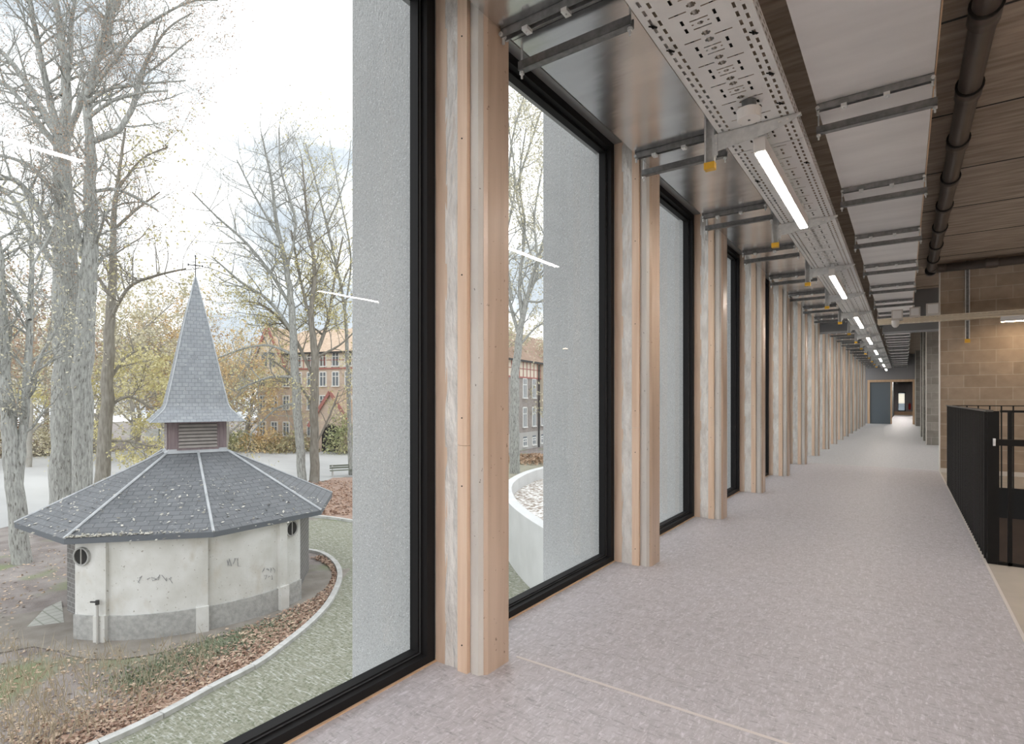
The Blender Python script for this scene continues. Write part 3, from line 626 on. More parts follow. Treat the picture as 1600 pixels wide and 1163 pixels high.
for px in (160, 316, 441):
    a = ring_px(px, 3.74); m = MB(); hw = 1.9
    for (r, z0, z1, k) in ((3.80, -3.95, -2.1, 1.0), (3.86, GZ, -3.95, 1.1)):
        P = [cp(3.6, a-hw*k, 0), cp(r, a-hw*k, 0), cp(r, a+hw*k, 0), cp(3.6, a+hw*k, 0)]; m.prism([(p.x, p.y) for p in P], z0, z1)
    m.build('pilaster', plaster, ch)
for px, py in ((127, 870), (456, 826)):
    a = ring_px(px, 3.74); d = (cp(3.74, a, 0)-CH); d.z = 0; fwd = cp(3.74, a, 0).y*CS-cp(3.74, a, 0).x*SN; z = EYE+(625-py)/FPX*fwd
    t = Vector((-d.y, d.x, 0)).normalized(); n_ = d.normalized(); c_ = cp(3.74, a, z); m = MB(); N = 20
    for i in range(N):
        A, B = 2*math.pi*i/N, 2*math.pi*(i+1)/N
        f = lambda an, r, o: c_+t*math.cos(an)*r+Vector((0, 0, 1))*math.sin(an)*r+n_*o
        m.quad(f(A, .225, -.06), f(B, .225, -.06), f(B, .225, .022), f(A, .225, .022)); m.quad(f(A, .225, .022), f(B, .225, .022), f(B, .19, .022), f(A, .19, .022)); m.quad(f(A, .19, .022), f(B, .19, .022), f(B, .185, -.02), f(A, .185, -.02))
    o = m.build('oculus', rough, ch); MB().poly([f(2*math.pi*i/N, .185, .006) for i in range(N)]).build('oculus_glass', darki, o)
    MB().bar(f(math.pi/2, .2, .01), f(-math.pi/2, .2, .01), .02).build('glazing_bar', conc, o)
bw = MB(); oc = [cp(3.22, A0+45*k, 0)+Vector((CS, SN, 0))*.17 for k in range(8)]; bw.prism([(p.x, p.y) for p in oc], GZ, -2.08); 
u = 0
bw.uv = {}
for k in range(8):
    L = (oc[(k+1) % 8]-oc[k]).length; bw.uv[2+k] = [(u, GZ), (u+L, GZ), (u+L, -2.08), (u, -2.08)]; u += L
bw.build('brick_wall', brickd, ch)
# roof
top = []
for k in range(8):
    a = A0+45*k; r = 1.13 if k % 2 else .80; top.append(cp(r, a, -.36))
ev = [cp(4.18, A0+45*k, ZE) for k in range(8)]; m = MB(); hips = []
for k in range(8):
    a, b, c_, d = ev[k], ev[(k+1) % 8], top[(k+1) % 8], top[k]; L = (b-a).length; mid = (a+b)/2; h = ((c_+d)/2-mid).length; l2 = (c_-d).length
    m.quad(a, b, c_, d, [(0, 0), (L, 0), (L/2+l2/2, h), (L/2-l2/2, h)])
m.build('roof', slate, ch)
m = MB()
for k in range(8): a, b = ev[k], ev[(k+1) % 8]; z = Vector((0, 0, -.13)); m.quad(a+z, b+z, b, a); 
m.poly([p+Vector((0, 0, -.13)) for p in ev][::-1]); m.build('fascia', fascia, ch)
for k in range(8): MB().tube([ev[k]+Vector((0, 0, .01)), top[k]+Vector((0, 0, .02))], .035, 6).build('hip_capping', lead, ch)
m = MB(); u1 = [cp(r, A0+45*k, z) for k in range(8) for r, z in (((1.17 if k % 2 else .84), -.36),)]; u2 = [cp((1.05 if k % 2 else .745), A0+45*k, -.24) for k in range(8)]
for k in range(8): m.quad(u1[k], u1[(k+1) % 8], u2[(k+1) % 8], u2[k])
m.build('flashing', lead, ch)
# bell box with louvres: faces look along A0, A0+90 ...
bs = [cp(1.05, A0+45+90*k, 0) for k in range(4)]; bx = MB().prism([(p.x, p.y) for p in bs], -.40, .62).build('bell_box', maroon, ch)
for k in range(4):
    n_ = Vector((math.cos(math.radians(A0+90*k)), math.sin(math.radians(A0+90*k)), 0)); t = Vector((-n_.y, n_.x, 0)); c_ = CH+n_*.742
    m = MB(); q = lambda s, z, o: c_+t*s+n_*o+Vector((0, 0, z)); m.quad(q(-.50, -.22, .004), q(.50, -.22, .004), q(.50, .50, .004), q(-.50, .50, .004)); m.build('louver_opening', darki, bx)
    m = MB()
    for s_ in (-.52, .52): m.bar(q(s_, -.24, .01), q(s_, .52, .01), .05, .05)
    m.bar(q(-.54, -.25, .01), q(.54, -.25, .01), .05, .05).bar(q(-.54, .53, .01), q(.54, .53, .01), .05, .05); m.build('louver_surround', maroon, bx)
    for j in range(7):
        z = -.20+j*.102; MB().poly([q(-.5, z, .05), q(.5, z, .05), q(.5, z+.066, .012), q(-.5, z+.066, .012)]).poly([q(-.5, z-.012, .05), q(.5, z-.012, .05), q(.5, z, .05), q(-.5, z, .05)]).build('louver_slat', louv, bx)
prof = [(.56, 65), (.66, 59), (.80, 52), (.93, 46), (1.07, 42.5), (1.4, 39), (1.8, 34.5), (2.4, 28.5), (3.1, 21.5), (3.8, 14), (4.4, 7), (4.85, 2), (4.97, .6)]
m = MB(); 
for k in range(4):
    hh = 0
    for (z0, w0), (z1, w1) in zip(prof[:-1], prof[1:]):
        r0, r1 = w0*.0187*math.sqrt(2), w1*.0187*math.sqrt(2); a, b = cp(r0, A0-45+90*k, z0), cp(r0, A0+45+90*k, z0); c_, d = cp(r1, A0+45+90*k, z1), cp(r1, A0-45+90*k, z1)
        h = ((c_+d)/2-(a+b)/2).length; L0 = w0*.0187; L1 = w1*.0187; m.quad(a, b, c_, d, [(-L0, hh), (L0, hh), (L1, hh+h), (-L1, hh+h)]); hh += h
r0 = 65*.0187*math.sqrt(2); m.poly([cp(r0, A0-45+90*k, .56) for k in range(4)][::-1]); sp = m.build('spire', slate2, ch)
for k in range(4): MB().tube([cp(w_*.0187*math.sqrt(2)+.005, A0+45+90*k, z) for z, w_ in prof], .017, 5).build('edge_capping', lead, sp)
cr = MB().tube([cp(0, 0, 4.9), cp(0, 0, 5.62)], .016, 6); tt = Vector((-math.sin(math.radians(A0)), math.cos(math.radians(A0)), 0)); b_ = cp(0, 0, 5.33)
cr.tube([b_-tt*.19, b_+tt*.19], .014, 6)
for q in (b_-tt*.19, b_+tt*.19, cp(0, 0, 5.62)): cr.tube([q-Vector((0, 0, .03)), q+Vector((0, 0, .03))], .022, 6)
for q in (-.1, .1): cr.tube([b_+tt*q+Vector((0, 0, -.05)), b_+Vector((0, 0, q*.2-.12))], .008, 5)
cr.build('cross', iron, ch)
# standpipe against the drum, graffiti lines, roof debris
a = ring_px(152, 3.9); sp_ = empty('standpipe', tuple(cp(3.9, a, GZ)), 'short rusty grey standpipe with tap against the chapel wall', 'standpipe')
MB().tube([cp(3.9, a, GZ), cp(3.9, a, -3.62)], .03, 8).build('pipe', conc, sp_); MB().tube([cp(3.9, a, -3.66), cp(3.9, a, -3.56)], .045, 8).tube([cp(3.9, a-2.5, -3.60), cp(3.9, a, -3.60)], .02, 6).build('tap', iron, sp_)
rg = random.Random(3)
def scribble(px0, px1, py0, py1, n, nm):
    m = MB(); 
    for i in range(n):
        x = px0+(px1-px0)*(i+.5)/n; pts = []
        for j in range(4):
            xx = x+rg.uniform(-.6, .6)*(px1-px0)/n; yy = rg.uniform(py0, py1); a = ring_px(xx, 3.71); f = cp(3.71, a, 0); fw = f.y*CS-f.x*SN; pts.append(cp(3.712, a, EYE+(625-yy)/FPX*fw))
        m.tube(pts, .006, 4)
    return tag(m.build('graffiti', mat(nm, (.30, .30, .32), .9), ch), 'thin dark scribbles')
scribble(410, 430, 887, 896, 4, 'marker_one'); scribble(413, 426, 898, 906, 3, 'marker_two'); scribble(350, 375, 872, 885, 4, 'marker_three'); scribble(216, 272, 898, 912, 6, 'marker_four')

# ------------------------------------------------------------------ scattered leaves and grass (nobody could count them)
def leaf_cloud(name, pts, size, m_, parent=None, flat=False, seed=1):
    rs = np.random.RandomState(seed); P = np.array(pts, dtype=np.float64); n = len(P)
    u = rs.normal(size=(n, 3)); v = rs.normal(size=(n, 3))
    if flat: u[:, 2] *= .25; v[:, 2] *= .25
    u /= np.linalg.norm(u, axis=1)[:, None]; v -= (v*u).sum(1)[:, None]*u; v /= np.linalg.norm(v, axis=1)[:, None]
    s = size*(.6+.8*rs.rand(n))[:, None]; V = np.stack([P-u*s*.6, P-v*s*.32, P+u*s*.6, P+v*s*.32], 1).reshape(-1, 3)
    if parent is not None: V = V-np.array(ORG[parent.name])
    me = bpy.data.meshes.new(name); me.vertices.add(4*n); me.vertices.foreach_set('co', V.ravel()); me.loops.add(4*n); me.loops.foreach_set('vertex_index', np.arange(4*n))
    me.polygons.add(n); me.polygons.foreach_set('loop_start', np.arange(0, 4*n, 4)); me.polygons.foreach_set('loop_total', np.full(n, 4)); me.update(); me.validate()
    me.materials.append(m_); o = bpy.data.objects.new(name, me); COL.objects.link(o)
    if parent is not None: o.parent = parent
    return o
rs = random.Random(11)
P = [onz(rs.uniform(470, 600), rs.uniform(752, 806), GZ) for _ in range(3000)]; BANK = [(p.x, p.y, GZ+.03) for p in P]
def inside(p):                                            # chapel side of the kerb
    i = min(range(len(kpath)-1), key=lambda i: (kpath[i]-p).length); d = kpath[i+1]-kpath[i]; return (p-kpath[i]).dot(Vector((-d.y, d.x, 0)))*((CH-kpath[i]).dot(Vector((-d.y, d.x, 0)))) > 0
def inband(t0, t1, n, off0, off1):
    out = []
    for _ in range(n):
        s = rs.uniform(t0, t1)*(len(kpath)-2); i = int(s); p = kpath[i].lerp(kpath[i+1], s-i); d = (kpath[i+1]-kpath[i]).normalized(); q = Vector((-d.y, d.x, 0)); 
        if (CH-p).dot(q) < 0: q = -q
        r = p+q*(off0+(off1-off0)*abs(rs.gauss(0, .5)))
        if (Vector((r.x, r.y, 0))-CH).length > 4.0: out.append((r.x, r.y, GZ+.02+rs.random()*.05))
    return out
tag(leaf_cloud('fallen_leaves', inband(0, .85, 6500, .10, 1.25), .08, litm, flat=True), 'brown fallen leaves lying along the inside of the curved kerb', 'leaves', kind='stuff')
tag(leaf_cloud('fallen_leaves', inband(0, .8, 1600, .12, 1.6), .085, litp, flat=True, seed=5), 'pale tan fallen leaves scattered among the brown ones by the kerb', 'leaves', kind='stuff')
pts = []
for _ in range(5000):
    x = rs.uniform(-120, 560); y = rs.uniform(800, 1163); p = onz(x, y, GZ)
    if (Vector((p.x, p.y, 0))-CH).length > 4.2 and p.x < -10.2-.0*p.y and not (p.x > -13 and p.y > 9.5): pts.append((p.x, p.y, GZ+.02))
pts = [p for p in pts if inside(Vector(p)) and min((Vector((p[0], p[1], GZ))-k).length for k in kpath[::3]) > .5 and (p[1] < 8.4 or p[0] < -19)]
tag(leaf_cloud('fallen_leaves', pts, .08, litp, flat=True, seed=9), 'sparse pale leaves over the bare soil around the chapel', 'leaves', kind='stuff')
pts = []
for _ in range(420):
    a = rs.uniform(-110, 40); r = rs.uniform(2, 4.1); p = cp(r, a, 0); z = ZE+(4.0-r)/(4.0-.95)*(1.69)*1.0
    k = ((a-A0) % 45)-22.5; rr = r*math.cos(math.radians(k))/math.cos(math.radians(22.5)); z = ZE+(4.18-rr)/(4.18-1.0)*1.69; pts.append((p.x, p.y, z+.03))
tag(leaf_cloud('roof_leaves', pts, .07, mat('pale_leaf', (.62, .60, .54), .9), flat=True, seed=3), 'pale dead leaves lying on the slate chapel roof', 'leaves', kind='stuff')
pts = []
for _ in range(260):
    a = -65+32*abs(rs.gauss(0, .55)); p = ev[7].lerp(ev[0], min((a+65)/45, 1)); q = (CH-p); q.z = 0; q.normalize(); s_ = abs(rs.gauss(0, .05)); pts.append((p.x+q.x*s_, p.y+q.y*s_, ZE+.03+s_*.53))
tag(leaf_cloud('roof_leaves', pts, .06, MATS['pale_leaf'], flat=True, seed=4), 'line of pale leaves heaped along the front eave', 'leaves', kind='stuff')
tag(leaf_cloud('bank_leaves', BANK, .16, litm, flat=True, seed=12), 'reddish fallen leaves covering the bank around the bench', 'leaves', kind='stuff')
def blades(name, pts, h, m_, label, cat, seed=2, lean=.3, wd=.012):
    r_ = random.Random(seed); m = MB()
    for p in pts:
        hh = h*r_.uniform(.4, 1.2); an = r_.uniform(0, 6.28); u = Vector((math.cos(an), math.sin(an), 0)); b = Vector(p); t = b+Vector((r_.gauss(0, lean)*hh, r_.gauss(0, lean)*hh, hh)); i = len(m.v)
        mid = b.lerp(t, .55)+Vector((0, 0, hh*.08)); m.v += [tuple(b-u*wd/2), tuple(b+u*wd/2), tuple(mid+u*wd*.4), tuple(t), tuple(mid-u*wd*.4)]; m.f.append((i, i+1, i+2, i+3, i+4))
    return tag(m.build(name, m_), label, cat, kind='stuff')
P = []
for _ in range(3600):
    p = onz(rs.uniform(-80, 330), rs.uniform(1000, 1330), GZ)
    if p.x < -9 and min((p-k).length for k in kpath[::2]) > .45 and sum(1 for _k in [0] if True): P.append(p)
P = [p for p in P if (p-CH).length > 0 and min(range(len(kpath)), key=lambda i: (kpath[i]-p).length) is not None and (Vector((p.x, p.y, 0))-CH).length > 4.4]
P = [p for p in P if inside(p)]
blades('dry_grass', P, .45, strawm, 'tall dry straw coloured grass in the lower left corner beyond the glass', 'grass')
P = []
for _ in range(5200):
    s = rs.uniform(0, 1); p = onz(190+s*290+rs.gauss(0, 24), 1074-s*112+rs.gauss(0, 10), GZ)
    if inside(p) and (Vector((p.x, p.y, 0))-CH).length > 4.1: P.append(p)
blades('green_weeds', P, .07, herb, 'low green weeds between the chapel apron and the brown leaves', 'weeds', 4, .6, .03)

# ------------------------------------------------------------------ round planter wall seen through the second window
arcp = smooth_path([Vector(p) for p in ((-4.5, 11.4, 0), (-8.07, 13.36, 0), (-11.5, 16.2, 0), (-14.1, 19.4, 0), (-15.6, 22.6, 0), (-16.3, 25.6, 0), (-16.2, 29, 0), (-15.0, 32, 0))], 6)
m = MB(); tk = .38
nrm = []
for i, p in enumerate(arcp): d = (arcp[min(i+1, len(arcp)-1)]-arcp[max(i-1, 0)]).normalized(); nrm.append(Vector((d.y, -d.x, 0)))
for i in range(len(arcp)-1):
    a, b = arcp[i], arcp[i+1]; a2, b2 = a+nrm[i]*tk, b+nrm[i+1]*tk; z0, z1 = Vector((0, 0, GZ)), Vector((0, 0, -2.5))
    m.quad(a+z0, b+z0, b+z1, a+z1); m.quad(a+z1, b+z1, b2+z1, a2+z1); m.quad(a2+z0, b2+z0, b2+z1, a2+z1)
pw = m.build('planter_wall', whitec, org=(-14, 20, GZ)); tag(pw, 'white curved concrete planter wall with gravel inside, seen through the second window', 'planter')
m = MB(); m.poly([(p.x+n.x*.2, p.y+n.y*.2, -3.05) for p, n in zip(arcp, nrm)]+[(-3, 32, -3.05), (-3, 11.4, -3.05)]); struct('ground_planter', m, gravel)

# ------------------------------------------------------------------ buildings
def building(name, A, B, h, depth, wallm, roofm, label, rows, cols, roofh, timbering=True, tw=.9, wh=1.9, off=0):
    A = Vector((A[0], A[1], GZ)); B = Vector((B[0], B[1], GZ)); d = (B-A); L = d.length; d.normalize(); n_ = Vector((d.y, -d.x, 0))
    if n_.dot(-A) < 0: n_ = -n_
    b = empty(name, tuple(A), label, 'building'); P = lambda s, z, o=0: A+d*s+Vector((0, 0, z))+n_*o
    m = MB(); m.quad(P(0, 0), P(L, 0), P(L, h), P(0, h), [(0, 0), (L, 0), (L, h), (0, h)]); m.quad(P(0, 0, -depth), P(0, 0), P(0, h), P(0, h, -depth), [(0, 0), (depth, 0), (depth, h), (0, h)])
    m.quad(P(L, 0), P(L, 0, -depth), P(L, h, -depth), P(L, h), [(0, 0), (depth, 0), (depth, h), (0, h)]); m.quad(P(L, 0, -depth), P(0, 0, -depth), P(0, h, -depth), P(L, h, -depth)); m.build('wall', wallm, b)
    m = MB(); e_ = .5; m.quad(P(-e_, h-.1, e_), P(L+e_, h-.1, e_), P(L-1.5, h+roofh, -depth/2), P(2.2, h+roofh, -depth/2)); m.poly([P(-e_, h-.1, e_), P(2.2, h+roofh, -depth/2), P(-e_, h-.1, -depth-e_)]); m.poly([P(L+e_, h-.1, e_), P(L+e_, h-.1, -depth-e_), P(L-1.5, h+roofh, -depth/2)]); m.quad(P(L+e_, h-.1, -depth-e_), P(-e_, h-.1, -depth-e_), P(2.2, h+roofh, -depth/2), P(L-1.5, h+roofh, -depth/2))
    m.build('roof', roofm, b); MB().bar(P(-e_, h-.05, e_), P(L+e_, h-.05, e_), .15, .22).build('gutter', iron, b)
    if timbering:
        z0 = h-1.9; MB().quad(P(0, z0, .03), P(L, z0, .03), P(L, h-.1, .03), P(0, h-.1, .03)).build('render_band', cream, b); m = MB(); s = 0
        while s < L: m.bar(P(s, z0, .06), P(s, h-.1, .06), .09, .05); s += 1.0
        m.bar(P(0, z0, .08), P(L, z0, .08), .1, .16).bar(P(0, h-.9, .07), P(L, h-.9, .07), .06, .07); m.build('timber_frame', redw, b)
    for r_, z in enumerate(rows):
        for c_ in range(cols):
            s = off+(c_+.5)*(L-2*off)/cols; hh = wh if z > 1.2 else .9; w_ = tw
            fr = MB(); 
            fr.bar(P(s-w_/2, z, .05), P(s-w_/2, z+hh, .05), .14, .10).bar(P(s+w_/2, z, .05), P(s+w_/2, z+hh, .05), .14, .10).bar(P(s, z, .05), P(s, z+hh, .05), .10, .09).bar(P(s-w_/2, z+hh, .05), P(s+w_/2, z+hh, .05), .1, .14).bar(P(s-w_/2-.1, z, .09), P(s+w_/2+.1, z, .09), .2, .14).bar(P(s-w_/2, z+hh*.68, .05), P(s+w_/2, z+hh*.68, .05), .09, .09)
            f = fr.build('window', wframe, b); MB().quad(P(s-w_/2, z, .03), P(s+w_/2, z, .03), P(s+w_/2, z+hh, .03), P(s-w_/2, z+hh, .03)).build('window_glass', dglass, f)
    return b, P, L
b1, P1, L1 = building('school_building', onz(402, 698, GZ), onz(640, 706, GZ), 11.4, 12, brickw, rooft, 'peach brick school with tiled roof and red timber gable behind the bare trees', (1.4, 4.6, 7.4, 9.75), 12, 3.6, tw=.9, wh=1.7)
# gabled porch and left gable of the school
for s0, s1, z0, z1, zt, o, nm in ((-.3, 4.8, 8.6, 9.6, 14.6, .6, 'gable'), (10.6, 15.6, 0, 3.2, 6.6, 3.0, 'porch')):
    m = MB(); m.poly([P1(s0, z0 if nm == 'gable' else 0, o), P1(s1, z0 if nm == 'gable' else 0, o), P1(s1, z1, o), P1((s0+s1)/2, zt, o), P1(s0, z1, o)]); m.quad(P1(s0, z0, 0), P1(s0, z0, o), P1(s0, z1, o), P1(s0, z1, 0)); m.quad(P1(s1, z0, o), P1(s1, z0, 0), P1(s1, z1, 0), P1(s1, z1, o)); g = m.build(nm, cream if nm == 'gable' else brickw, b1)
    m = MB(); c_ = (s0+s1)/2; m.quad(P1(s0-.4, z1-.4, o+.2), P1(c_, zt+.15, o+.2), P1(c_, zt+.15, -4), P1(s0-.4, z1-.4, -4)); m.quad(P1(s1+.4, z1-.4, o+.2), P1(c_, zt+.15, o+.2), P1(c_, zt+.15, -4), P1(s1+.4, z1-.4, -4)); m.build('gable_roof', rooft, g)
    MB().bar(P1(s0-.4, z1-.4, o+.25), P1(c_, zt+.1, o+.25), .1, .35).bar(P1(s1+.4, z1-.4, o+.25), P1(c_, zt+.1, o+.25), .1, .35).build('bargeboard', redw, g)
    if nm == 'porch':
        m = MB(); N = 12; m.poly([P1(c_+1.2*math.cos(math.pi*i/N), 1.9+1.2*math.sin(math.pi*i/N), o+.05) for i in range(N+1)]+[P1(c_-1.2, 0, o+.05), P1(c_+1.2, 0, o+.05)]); m.build('arched_doorway', darki, g)
    else:
        for q in (-.6, .6): MB().quad(P1(c_+q-.4, 9.8, o+.05), P1(c_+q+.4, 9.8, o+.05), P1(c_+q+.4, 11.6, o+.05), P1(c_+q-.4, 11.6, o+.05)).build('gable_window', dglass, g)
pa_, pb_ = onz(808, 704.8, GZ), onz(858, 695.5, GZ); dd = (pb_-pa_).normalized()
b2, P2, L2 = building('brick_schoolhouse', pa_-dd*4.5, pb_+dd*30, 10.3, 12, brickg, rooft2, 'long grey brick schoolhouse with tall white windows and brown roof behind the planter', (.35, 2.6, 6.0), 17, 4.6, tw=1.0, wh=2.3)
m = MB().tube([P2(10.2, 0, .2), P2(10.2, 10.1, .2)], .09, 6).build('downpipe', iron, b2)
m = MB(); m.quad(P2(11.0, 4.6, .5), P2(15.0, 4.6, .5), P2(15.0, 10.3, .5), P2(11.0, 10.3, .5)); m.quad(P2(11, 4.6, 0), P2(11, 4.6, .5), P2(11, 10.3, .5), P2(11, 10.3, 0)); o = m.build('oriel', cream, b2)
m = MB()
for s in (11.0, 12.0, 13.0, 14.0, 15.0): m.bar(P2(s, 4.6, .55), P2(s, 10.3, .55), .10, .06)
for z in (4.6, 7.6, 10.2): m.bar(P2(11, z, .55), P2(15, z, .55), .08, .18)
m.build('timber_frame', redw, o)
for q in (12, 14): MB().quad(P2(q-.35, 5.2, .53), P2(q+.35, 5.2, .53), P2(q+.35, 7.3, .53), P2(q-.35, 7.3, .53)).build('window_glass', dglass, o)
m = MB().box(0, 0, 0, 0, 0, 0); m = MB(); m.quad(P2(0, 0, .06), P2(L2, 0, .06), P2(L2, 2.0, .06), P2(0, 2.0, .06)); m.build('rendered_base', mat('base_render', (.50, .49, .47), .9), b2)
for c_ in range(17):
    s = (c_+.5)*L2/17; MB().quad(P2(s-.5, .5, .08), P2(s+.5, .5, .08), P2(s+.5, 1.5, .08), P2(s-.5, 1.5, .08)).build('cellar_window', dglass, b2)
# the bright house seen through the far end window
hb = empty('house', (0, 75, GZ), 'pale house seen through the little window at the very end', 'building')
MB().box(-6, 6, 75, 82, GZ, 6).build('wall', cream, hb)
for z in (-.2, 1.9): MB().box(-.9, .6, 74.9, 75, z, z+1.0).build('window', dglass, hb)
# ------------------------------------------------------------------ benches, signs, hedges
def bench(px, py, ang, label):
    p = onz(px, py, GZ); b = empty('park_bench', tuple(p), label, 'bench', 'park benches'); u = Vector((math.cos(ang), math.sin(ang), 0)); v = Vector((-u.y, u.x, 0)); Q = lambda a, o, z: p+u*a+v*o+Vector((0, 0, z))
    for k in range(3): MB().bar(Q(-.95, -.12+.13*k, .45), Q(.95, -.12+.13*k, .45), .1, .05).build('seat_slat', benchm, b)
    for k in range(2): MB().bar(Q(-.95, .24+.03*k, .62+.16*k), Q(.95, .24+.03*k, .62+.16*k), .04, .12).build('back_slat', benchm, b)
    for s in (-.75, .75):
        MB().bar(Q(s, -.15, 0), Q(s, -.12, .43), .09, .09).bar(Q(s, .2, 0), Q(s, .3, .85), .09, .09).bar(Q(s, -.15, .40), Q(s, .22, .40), .07, .07).build('leg', conc, b)
bench(536, 744, 1.05, 'dark wooden bench on the leafy bank beside the grey fin'); bench(522, 706, 1.0, 'wooden bench across the road in front of the school porch')
def shrub(name, c_, rx, ry, h, n, m_, label, cat='shrub', group=None, seed=0, size=.22):
    r_ = random.Random(seed); e_ = empty(name, tuple(c_), label, cat, group); pts = []
    ax = Vector((ry, rx, 0)) if False else None
    for _ in range(n):
        th = r_.uniform(0, 6.28); r = math.sqrt(r_.random()); z = r_.random(); k = math.sqrt(max(1-(z*.95)**2, .05)); pts.append((c_[0]+rx*r*k*math.cos(th), c_[1]+ry*r*k*math.sin(th), c_[2]+z*h*(1+.25*math.sin(th*3+seed))))
    leaf_cloud('foliage', pts, size, m_, e_, seed=seed); m = MB()
    for _ in range(14):
        q = Vector(r_.choice(pts)); b0 = Vector((c_[0]+r_.uniform(-.5, .5)*rx, c_[1]+r_.uniform(-.5, .5)*ry, c_[2])); m.tube([b0, b0.lerp(q, .5)+Vector((0, 0, .2)), q], [.04, .03, .015], 5)
    m.build('stem', bark2, e_); return e_
for i, (px, d, rx, ry, h, mm) in enumerate(((330, 66, 4, 3, 2.0, hedge), (372, 64, 4, 3, 1.9, leafg), (415, 63, 4, 3, 2.2, leafo), (455, 62, 3.5, 3, 2.0, hedge), (60, 58, 4, 3, 3.4, leafp), (20, 60, 4, 4, 4.0, leafb), (-30, 58, 5, 4, 4, leafp), (120, 62, 4, 4, 4.2, leafp), (535, 60, 2.2, 2, 3.6, leafg), (830, 52, 4, 3, .6, leafb))):
    q = atd(px, 625, d); lab = ['low brown hedge right of the spire across the road', 'grey green hedge across the road under the bare branches', 'orange tinted shrub in front of the school', 'brown hedge at the foot of the school wall', 'pale autumn shrub at the far left across the road', 'brown shrub at the left picture edge across the road', 'pale shrub beyond the left picture edge', 'tall pale shrub behind the twin trunks', 'green shrub beside the school porch', 'low brown shrub in front of the grey brick schoolhouse'][i]
    shrub('shrub', (q.x, q.y, GZ), rx, ry, h, 1500, mm, lab, seed=i, group='shrubs across the road')
bb = empty('notice_board', tuple(onz(240, 703, GZ)), 'small white board standing left of the bell box across the road', 'board'); q = onz(240, 703, GZ)
MB().bar(q+Vector((-.7, 0, 0)), q+Vector((-.7, 0, 2.4)), .1).bar(q+Vector((.7, .3, 0)), q+Vector((.7, .3, 2.4)), .1).build('post', benchm, bb); MB().bar(q+Vector((-1.3, -.3, 1.7)), q+Vector((1.3, .8, 1.7)), .06, 1.5).build('panel', whitec, bb)

# ------------------------------------------------------------------ trees
class Tree:
    top = 1e9
    def __init__(s, seed): s.r = random.Random(seed); s.m = MB(); s.leaf = []; s.n = 0
    def limb(s, pts, rad, sides=7):
        sm = smooth_path([Vector(p) for p in pts], 4); R = []
        for i in range(len(sm)):
            f = i/4; k = min(int(f), len(rad)-2); R.append(rad[k]+(rad[k+1]-rad[k])*(f-k))
        w_ = [p+Vector((s.r.gauss(0, 1), s.r.gauss(0, 1), 0))*R[i]*.10 for i, p in enumerate(sm)]
        s.m.tube(w_, R, sides, cap=False); return w_, R
    def twig(s, p, d, L, r, lev, leafy):
        seg = 5 if lev < 2 else 4; pts = [p]; rr = s.r; dd = d.normalized(); q = p
        for i in range(seg):
            dd = (dd+Vector((rr.gauss(0, .17), rr.gauss(0, .17), rr.gauss(.05, .13)))).normalized(); q = q+dd*L/seg; pts.append(q)
        rads = [max(r*(1-.8*i/seg), .004) for i in range(seg+1)]
        s.m.tube(pts, rads, 5 if r > .04 else (4 if r > .02 else 3), cap=False); s.n += 1
        if lev >= 1:
            for _ in range(leafy if rr.random() < .9 else 0):
                k = rr.randint(1, seg)
                if pts[k].z > s.top and rr.random() > .06: continue
                s.leaf.append(tuple(pts[k]+Vector((rr.gauss(0, .12), rr.gauss(0, .12), rr.gauss(-.05, .12)))))
        if lev < s.maxlev and L > .35:
            n = s.kids[min(lev, len(s.kids)-1)]
            for j in range(n):
                k = .25+.75*(j+rr.random())/n; i = min(int(k*seg), seg-1); b = pts[i].lerp(pts[i+1], k*seg-i); a = (pts[i+1]-pts[i]).normalized()
                side = a.cross(Vector((rr.gauss(0, 1), rr.gauss(0, 1), rr.gauss(0, 1)))).normalized()
                s.twig(b, a*rr.uniform(.6, 1.0)+side*rr.uniform(.5, .95)+Vector((0, 0, .12)), L*rr.uniform(.42, .68), max(r*(1-k*.6)*.55, .006), lev+1, leafy)
    def dress(s, pts, R, every=1.0, start=0, L=3, leafy=0, rad=None):
        acc = s.r.random()*every; tot = len(pts)
        for i in range(len(pts)-1):
            sg = (pts[i+1]-pts[i]); l = sg.length; f = i/tot
            if f < start: continue
            acc += l
            while acc > every:
                acc -= every; a = sg.normalized(); side = a.cross(Vector((s.r.gauss(0, 1), s.r.gauss(0, 1), s.r.gauss(0, 1)))).normalized()
                s.twig(pts[i].lerp(pts[i+1], s.r.random()), a*.5+side*.9+Vector((0, 0, .25)), L*s.r.uniform(.6, 1.2), rad or min(R[i]*.45, .06), 0, leafy)
def make_tree(name, label, limbs, depth, seed, bk, lm, leafy=0, lsize=.1, every=.8, L=2.6, kids=(4, 3, 2), maxlev=2, group=None, cat='tree', spread=1.2, ytop=None):
    t = Tree(seed); t.top = atd(0, ytop, depth).z if ytop else 1e9; t.kids = kids; t.maxlev = maxlev; base = None
    for li, lb in enumerate(limbs):
        dz = t.r.gauss(0, spread) if li else 0; pts = []; rad = []
        for k, (px, py, w_) in enumerate(lb):
            d = depth+(dz*k/(len(lb)-1) if li else 0); pts.append(atd(px, py, d)); rad.append(max(w_*depth/FPX/2, .008))
        if li == 0: base = Vector(pts[0]); pts[0].z = GZ-.05
        if li == 0: base.z = GZ
        q, R = t.limb(pts, rad, 9 if li == 0 else 6); t.dress(q, R, every, .45 if li == 0 else .12, L, leafy)
    ORG['__t'] = tuple(base)
    e_ = empty(name, tuple(base), label, cat, group)
    o = t.m.build('trunk', bk, e_, smooth=True)
    if t.leaf: leaf_cloud('foliage', t.leaf, lsize, lm, e_, seed=seed)
    return e_
